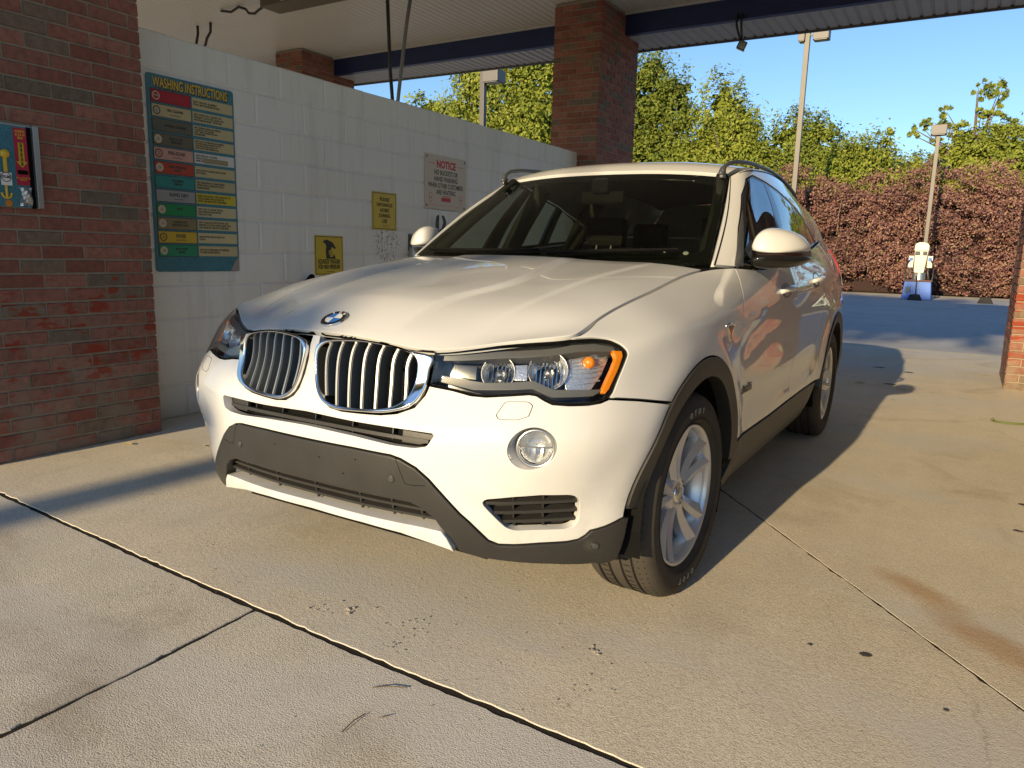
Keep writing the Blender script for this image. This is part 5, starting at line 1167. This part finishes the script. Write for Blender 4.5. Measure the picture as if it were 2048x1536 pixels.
IVORY = flat('ivory plastic', (.70, .66, .52), .45, var=.06); BLUEP = flat('blue painted steel', (.02, .13, .50), .5, var=.18, scale=3); RUST = flat('rusty edge', (.12, .06, .04), .8); GREENL = flat('pale green label', (.45, .58, .42), .4, var=.2, scale=8)
v = tag(empty('vacuum_station', (.21, 25.4, 0)), 'ivory coin vacuum on a bright blue base in front of the hedge', 'vacuum')
bs = MB(); bs.add([(-.43,-.34,0),(.43,-.34,0),(.43,.34,0),(-.43,.34,0),(-.38,-.30,.58),(.38,-.30,.58),(.38,.30,.58),(-.38,.30,.58)], [(0,3,2,1),(4,5,6,7),(0,1,5,4),(1,2,6,5),(2,3,7,6),(3,0,4,7)]); bs.obj('base', BLUEP, v, bev=.012)
MB().box((-.41,-.33,.58), (.41,.33,.63), .006).obj('base_top', RUST, v); MB().box((-.33,-.347,.20), (-.19,-.325,.40), .004).obj('worn_patch', flat('worn patch', (.10, .13, .16), .7), v)
MB().lathe([(.63,.20),(.86,.19),(.88,.17)], 28, 'z').obj('canister', STEEL, v, smooth=True, auto=40); MB().box((-.13,-.20,.63), (-.02,-.16,.85), .01).obj('motor_pipe', DARKGREY, v)
b = MB(); b.add([(-.15,-.22,.86),(.13,-.22,.86),(.13,.10,.86),(-.15,.10,.86),(-.19,-.20,1.56),(.20,-.20,1.56),(.20,.16,1.56),(-.19,.16,1.56)], [(0,3,2,1),(4,5,6,7),(0,1,5,4),(1,2,6,5),(2,3,7,6),(3,0,4,7)]); b.obj('body', IVORY, v, bev=.02)
MB().prism([(-.20,1.56),(.21,1.56),(.21,1.72),(.17,1.79),(.06,1.83),(-.08,1.83),(-.17,1.79),(-.20,1.72)][::-1], 1, -.22, .18) if False else MB().add([(q*1., y, z) for y in (-.22, .18) for q, z in ((-.20,1.56),(.21,1.56),(.21,1.72),(.17,1.79),(.06,1.83),(-.08,1.83),(-.17,1.79),(-.20,1.72))], [tuple(range(8)), tuple(range(15, 7, -1))]+[(i, 8+i, 8+(i+1) % 8, (i+1) % 8) for i in range(8)]).obj('dome', IVORY, v, bev=.015)
MB().box((-.17,-.235,1.42), (-.03,-.205,1.54), .004).box((.05,-.235,1.42), (.17,-.205,1.54), .004).obj('gauge_window', flat('dark window', (.06, .07, .065), .2), v)
MB().box((-.16,-.232,.95), (.14,-.215,1.38), .004).obj('front_label', GREENL, v); MB().box((-.13,-.238,1.20), (.12,-.228,1.30), .002).obj('label_band', IVORY, v)
for s in (-1, 1):
    MB().tube([(s*.30+s*.10*math.sin(t), -.20-.05*math.cos(t*2), 1.25-.55*math.sin(t/2)**2*1.6+.0*t) for t in np.linspace(0, math.pi, 10)], .022, 8).obj('suction_hose', HOSE, v, smooth=True)
    MB().box((s*.27-.05,-.158,1.24), (s*.27+.05,-.148,1.34), .003).obj('hose_label', BLUEP, v)
    MB().box((s*.27-.075,-.15,1.02), (s*.27+.075,.08,1.40), .02).obj('side_box', IVORY, v)
    MB().tube([(s*.25,-.12,1.05), (s*.24,-.20,.9), (s*.27,-.20,.75), (s*.29,-.18,.63)], .020, 8).obj('hose', POST, v, smooth=True)
MB().tube([(.0,-.36,.0), (-.02,-.36,.30), (-.03,-.34,.58), (-.06,-.26,.75)], .018, 8).obj('cord', HOSE, v, smooth=True)
for k, (x, y, l) in enumerate(((.20, 24.62, 'black rubber block on the ground right in front of the blue vacuum base'), (2.12, 24.75, 'black rubber block alone on the lot near the right column'))):
    b = MB().add([(-.21,-.16,0),(.21,-.16,0),(.21,.16,0),(-.21,.16,0),(-.13,-.09,.19),(.13,-.09,.19),(.13,.09,.19),(-.13,.09,.19)], [(0,3,2,1),(4,5,6,7),(0,1,5,4),(1,2,6,5),(2,3,7,6),(3,0,4,7)])
    tag(b.obj('rubber_block', RUBBER, None, loc=(x, y, -.003), bev=.012), l, 'rubber block', 'rubber blocks on the lot')
# ================================================================== LITTER
TWIG = flat('dry twig', (.12, .085, .05), .9, var=.3, scale=60); CORD = flat('green cord', (.10, .13, .04), .6); LEAFD = flat('dry leaf', (.42, .36, .16), .8)
def twig(pts, r, l): tag(MB().tube(pts, r, 6).obj('twig', TWIG, None), l, 'twig', 'twigs on the concrete')
twig([(.425,-.998,.004), (.46,-.972,.007), (.502,-.946,.004)], .0013, 'thin straight twig on the concrete just in front of the joint')
twig([(.49,-1.176,.004), (.486,-1.13,.007), (.487,-1.09,.004)], .0014, 'thin twig pointing at the camera near the bottom edge')
twig([(.525,-1.085,.004), (.545,-1.065,.006)], .0010, 'tiny piece of twig beside the longer one near the bottom')
tag(MB().tube([(1.908,4.13,.010), (1.93,4.10,.009), (2.0,4.085,.008), (2.1,4.13,.008), (2.25,4.2,.008)], .008, 8).lathe([(-.012,.004),(0,.016),(.012,.004)], 12, 'x', (1.905,4.135,.014)).obj('green_cord', CORD, None, smooth=True), 'green cord lying on the sunlit floor at the right', 'cord')
def leaf(x, y, a, s, l):
    V = [(-1,0,0),(-.4,-.35,.10),(.4,-.30,.12),(1,0,.05),(.4,.32,.2),(-.4,.36,.16),(0,0,.03)]; c, sn = math.cos(a), math.sin(a)
    MB_ = MB().add([(x+s*(c*p-sn*q), y+s*(sn*p+c*q), .006+s*w) for p, q, w in V], [(0,1,6),(1,2,6),(2,3,6),(3,4,6),(4,5,6),(5,0,6)]); tag(MB_.obj('dry_leaf', LEAFD, None, smooth=True), l, 'leaf', 'dry leaves on the floor')
leaf(-2.36, .03, .3, .035, 'pale dry leaf against the foot of the brick pier'); leaf(.86, 5.35, .1, .05, 'curled dry leaf on the shaded floor behind the rear wheel')
for k, (x, y, s) in enumerate(((-2.0, .26, .020), (1.2, 4.6, .03))): leaf(x, y, k*2., s, ('small dry leaf on the sunlit strip beside the wall', 'small brown leaf on the floor beside the shadow of the car')[k])
GRIT = flat('concrete crumbs', (.36, .32, .25), .9, var=.35, scale=80)
mb = MB()
def crumb(x, y, s):
    bm = bmesh.new(); bmesh.ops.create_icosphere(bm, subdivisions=1, radius=1)
    mb.add([(x+v.co.x*s*(1+rng.normal()*.25), y+v.co.y*s*(1+rng.normal()*.25), max(.0, .004+v.co.z*s*.45*(1+rng.normal()*.2))) for v in bm.verts], [[v.index for v in f.verts] for f in bm.faces]); bm.free()
for cx, cy, n, sp, s0 in ((.076,-.715,10,.012,.005),(.0,-.74,10,.05,.0035),(-.02,-.70,8,.04,.003),(.843,-.496,14,.014,.0045),(.30,-.70,22,.05,.0028),(.33,-.80,14,.03,.0028),(.9,-.66,16,.05,.0028),(.55,-.62,14,.09,.0022),(-.6,-.78,26,.12,.0028),(.70,-.78,24,.10,.0022),(.5,-.4,20,.25,.0025),(1.2,-.3,20,.3,.0022),(-1.2,-.6,26,.35,.003),(.2,-1.1,26,.35,.0022),(1.5,.2,14,.3,.003)):
    for _ in range(n): crumb(cx+rng.normal()*sp, cy+rng.normal()*sp, s0*rng.uniform(.35, 1.25))
tag(mb.obj('grit', GRIT), kind='stuff')
SPOT = flat('tar spot', (.055, .048, .040), .7)
for x, y, r_, lb in ((1.508,-.069,.017,'darkest tar spot on the floor, between the diagonal joint and the bottom right corner'),(1.36,-.10,.008,'tiny tar spot just left of the darkest one'),(1.72,-.25,.007,'tiny tar spot nearest the bottom right corner, right of the darkest one'),(2.0,1.9,.03,'wide tar spot far right on the sunlit floor, beyond the joint'),(1.95,1.45,.022,'faint tar spot on the sunlit floor nearer than the wide one'),(1.1,5.5,.05,'dark spot on the shaded floor behind the car'),(.9,6.7,.06,'farthest dark spot on the shaded floor near the lot paving'),(1.2,6.5,.05,'dark spot close to the edge of the car shadow far back')):
    n = 14; V = [(x, y, .0062)]+[(x+r_*math.cos(t)*rng.uniform(.75, 1.2), y+.7*r_*math.sin(t)*rng.uniform(.75, 1.2), .0050) for t in np.linspace(0, 2*math.pi, n, endpoint=False)]
    o = obj('tar_spot', V, [(0, 1+i, 1+(i+1) % n) for i in range(n)], SPOT); tag(o, lb, 'spot', 'tar spots on the concrete')
# ================================================================== HEDGE AND TREES
def m_leaf(name, stops, trans=.35, rough=.6):
    t = NT(name); g = t.n('ShaderNodeNewGeometry'); c = t.ramp(g.outputs['Random Per Island'], stops)
    big = t.noise(t.geo(), .7, 3); c = t.mix(t.ramp(big, [(.35, .35), (.6, 0.)]), c, tuple(x*.55 for x in stops[0][1]))
    p = t.n('ShaderNodeBsdfPrincipled'); t.l(c, p.inputs['Base Color']); p.inputs['Roughness'].default_value = rough; p.inputs['Specular IOR Level'].default_value = .3
    tr = t.n('ShaderNodeBsdfTranslucent'); t.l(c, tr.inputs[0]); m = t.n('ShaderNodeMixShader'); m.inputs[0].default_value = trans
    t.l(p.outputs[0], m.inputs[1]); t.l(tr.outputs[0], m.inputs[2]); t.l(m.outputs[0], t.out.inputs[0]); return t.m
L_A = m_leaf('bright leaf', [(0, (.14, .19, .020)), (.5, (.24, .285, .034)), (1, (.34, .36, .06))], .22)
L_B = m_leaf('deep green leaf', [(0, (.095, .145, .019)), (.5, (.18, .225, .03)), (1, (.27, .295, .048))], .22)
L_H = m_leaf('purple brown leaf', [(0, (.105, .045, .046)), (.35, (.20, .090, .078)), (.7, (.29, .150, .120)), (.92, (.37, .23, .15)), (1, (.26, .24, .09))], .12)
BARK = flat('bark', (.13, .10, .075), .9, var=.35, scale=6, bump=.6)
def crown_pts(lobes, n, y, dy=None):
    vol = np.array([a[2]*a[3]*(a[4] if len(a) > 4 else a[2]) for a in lobes])**(2/3); P = []; D = []
    for (cx, cz, rx, rz, *q), w_ in zip(lobes, vol/vol.sum()):
        ry = q[0] if q else rx; m = max(30, int(n*w_)); nc = max(6, m//34)
        u = rng.normal(size=(nc, 3)); u /= np.linalg.norm(u, axis=1, keepdims=True); rad = rng.uniform(.45, 1.05, nc)**.6
        C = u*rad[:, None]; k = rng.integers(0, nc, m); off = rng.normal(size=(m, 3))*np.array([.14, .14, .11])*rng.uniform(.6, 1.3, nc)[k][:, None]
        pts = C[k]+off; P.append(pts*[rx, ry, rz]+[cx, y, cz]); D.append(u[k])
    return np.concatenate(P), np.concatenate(D)
def tree(label, y, lobes, n, leaf_, mat, tx=None, tr=.14, name='tree', limbs=7, group='trees behind the hedge'):
    cx = np.average([a[0] for a in lobes], weights=[a[2]*a[3] for a in lobes]) if tx is None else tx
    t = tag(empty(name, (cx, y, 0)), label, 'tree', group); cz = np.average([a[1] for a in lobes], weights=[a[2]*a[3] for a in lobes]); z0 = max(.6, min(a[1]-a[3] for a in lobes)+.3)
    MB().tube([(0, 0, 0), (.05, 0, z0*.6), (-.05, .05, cz), (.05, 0, cz+1.)], [tr*1.25, tr, tr*.7, tr*.3], 10).obj('trunk', BARK, t, smooth=True)
    for k in range(limbs):
        a = lobes[k % len(lobes)]; e = np.array([a[0]-cx, 0, a[1]])+rng.normal(size=3)*[a[2]*.45, a[2]*.4, a[3]*.35]; b = np.array([0, 0, z0+(cz-z0)*rng.uniform(.1, .9)]); m_ = (b+e)/2+[0, 0, .25]
        MB().tube([b, m_, e], [tr*.45, tr*.3, tr*.08], 6).obj('limb', BARK, t, smooth=True)
    P, D = crown_pts(lobes, n, y); V, F = leafmesh(P-[cx, y, 0], D, leaf_)
    P, D = crown_pts([(a[0], a[1], a[2]*.66, a[3]*.68, *a[4:]) for a in lobes if a[2] > .6] or lobes, n//4, y+.35); V2, F2 = leafmesh(P-[cx, y, 0], D, leaf_*2.1, .8); F = np.concatenate([F, F2+len(V)]); V = np.concatenate([V, V2]); o = link('crown', fastmesh('crown', V, F), mat, t, None, True); o['kind'] = 'stuff'
tree('loose pale tree top showing over the wall beside the hanging hoses', 31, [(-24.6, 8.2, 1.3, 1.4), (-22.6, 7.9, 1.2, 1.3), (-23.6, 6, 2, 2)], 5200, .26, L_A)
tree('big drooping bright tree over the wall, left of the brick column', 30, [(-19.4, 9.0, 2.7, 3.6), (-16.6, 8.4, 2.4, 4.2), (-18, 5, 3, 3), (-20.6, 10.2, 1.3, 1.8)], 27000, .19, L_A)
tree('tall dark green tree rising right beside the brick column', 34, [(-13.2, 8.9, 1.6, 2.4), (-11.7, 8.2, 1.2, 2.1), (-12.6, 5.6, 2.3, 2.3), (-14.5, 6, 1.8, 3.4), (-10.9, 5.4, 1.2, 2.1)], 24000, .18, L_B)
tree('tall pointed bright tree in the middle of the row behind the car roof', 33, [(-9.0, 7.2, 1.25, 2.3), (-8.0, 6.6, 1.0, 1.9), (-8.4, 5.3, 1.8, 2.1), (-9.8, 5.0, 1.4, 2.1), (-7.2, 5.0, 1.15, 1.7)], 22000, .17, L_A)
tree('square topped green tree right behind the tall lamp post', 34, [(-5.9, 6.1, 1.15, 1.8), (-4.8, 6.0, 1.05, 1.6), (-5.4, 4.3, 1.7, 1.8)], 14000, .165, L_B)
tree('low rounded bright tree between the two lamp posts', 33, [(-2.9, 4.9, 1.6, 1.7), (-3.8, 4.3, 1.2, 1.5), (-2.0, 4.2, 1.3, 1.5), (-2.0, 6.3, .35, .40)], 16000, .155, L_A)
tree('small green bush top left of the single headed lamp post', 35, [(-.9, 4.7, .9, 1.2), (-1.8, 4.3, .9, 1.0)], 7000, .15, L_A)
tree('airy tree with separate tufts sticking up at the right', 34, [(1.5, 5.1, 1.2, 1.5), (2.9, 4.9, 1.5, 1.7), (.4, 5.0, .75, 1.3), (1.15, 8.05, .30, .42), (1.75, 8.0, .33, .55), (.05, 7.1, .30, .50), (-.55, 6.8, .28, .30), (-1.05, 6.5, .24, .34), (1.3, 7.2, .35, .28), (1.85, 7.25, .28, .28), (.75, 6.5, .5, .35), (2.2, 6.6, .5, .42), (-.2, 6.25, .3, .25)], 21000, .155, L_A, tx=1.2, limbs=26)
tree('leafy tree standing past the right column, mirrored in the car windows', 33, [(8.4, 2.6, 1.4, 1.9), (9.8, 3.0, 1.6, 2.2), (7.2, 2.2, 1.0, 1.4)], 7000, .26, L_A)
tree('second leafy tree past the right column, farther out', 31, [(13.5, 5.0, 2.6, 3.2), (11.6, 4.2, 1.7, 2.6), (17, 5.5, 2.8, 3.5)], 7000, .30, L_B)
hg = tag(empty('shrub_hedge', (0, 29.6, 0)), 'tall purple brown shrub hedge along the back of the lot', 'hedge')
def hz(x): return 4.5+.22*np.sin(x*3.7+2)+.28*np.sin(x*.9+1)+.18*np.sin(x*2.3)+.12*np.sin(x*5.1)+np.where(x > 1.2, .25, 0)
lob = []
for x in np.arange(-13.5, 5.6, .85):
    top = float(hz(x)); dx = rng.normal()*.25
    lob += [(x+dx, top-.62-rng.uniform(0, .25), .80+rng.uniform(0, .25), .66+rng.uniform(0, .2), .8), (x+rng.normal()*.3, 2.45+rng.normal()*.35, .85+rng.uniform(0, .3), .95, .8+rng.uniform(0, .25)), (x+rng.normal()*.3, 1.0+rng.normal()*.2, .9, 1.0, .85+rng.uniform(0, .3))]
P, D = crown_pts(lob, 150000, 0.); keep = (P[:, 1] < .45) & (P[:, 2] > .05); P, D = P[keep], D[keep]; D = D*.6+np.array([0, -.5, .2])
V, F = leafmesh(P, D, .092, .6); o = link('foliage', fastmesh('foliage', V, F), L_H, hg, None, True); o['kind'] = 'stuff'
MB().box((-14, .30, 0), (5.6, 1.6, 3.75), .1).obj('dark_core', flat('shaded twigs', (.035, .018, .015), .95), hg)  # solid core blocks the sky; shade among the twigs is put into its colour
mb = MB()
for _ in range(16):
    x0 = rng.uniform(-8, 5); a = rng.normal()*.35; z_ = rng.uniform(.2, 2.6); l_ = rng.uniform(.8, 1.8); mb.tube([(x0, -.75, z_), (x0+a*.5, -.85, z_+l_*.5), (x0+a, -.7, z_+l_)], [.013, .010, .005], 5)
tag(mb.obj('branches', flat('pale stems', (.27, .20, .13), .8), hg), kind='stuff')
# trees on the far side of the street, behind the camera: their shade falls on the lot
tree('street tree behind the camera whose shade falls across the lot', -22, [(-2.4, 11.1, 1.9, 2.4), (-4.6, 11.2, 2.0, 2.5), (-.6, 10.9, 1.0, 2.2), (-6.8, 11.3, 2.0, 2.5), (-9, 11.2, 2.2, 2.6), (-1.95, 6.85, .50, .42), (-1.4, 7.35, .22, .20), (.35, 11.3, .5, 1.9)], 11000, .34, L_B, tx=-3.07, tr=.17, limbs=9, group='street trees')
# lettering becomes plain mesh
dg_ = bpy.context.evaluated_depsgraph_get(); dg_.update()
for o in [o for o in bpy.data.objects if o.type == 'FONT']:
    me = bpy.data.meshes.new_from_object(o.evaluated_get(dg_)); nm = o.name; n_ = bpy.data.objects.new('tmp', me); COL.objects.link(n_)
    n_.parent = o.parent; n_.matrix_parent_inverse = o.matrix_parent_inverse.copy(); n_.location = o.location; n_.rotation_euler = o.rotation_euler; n_.scale = o.scale
    bpy.data.objects.remove(o); n_.name = nm
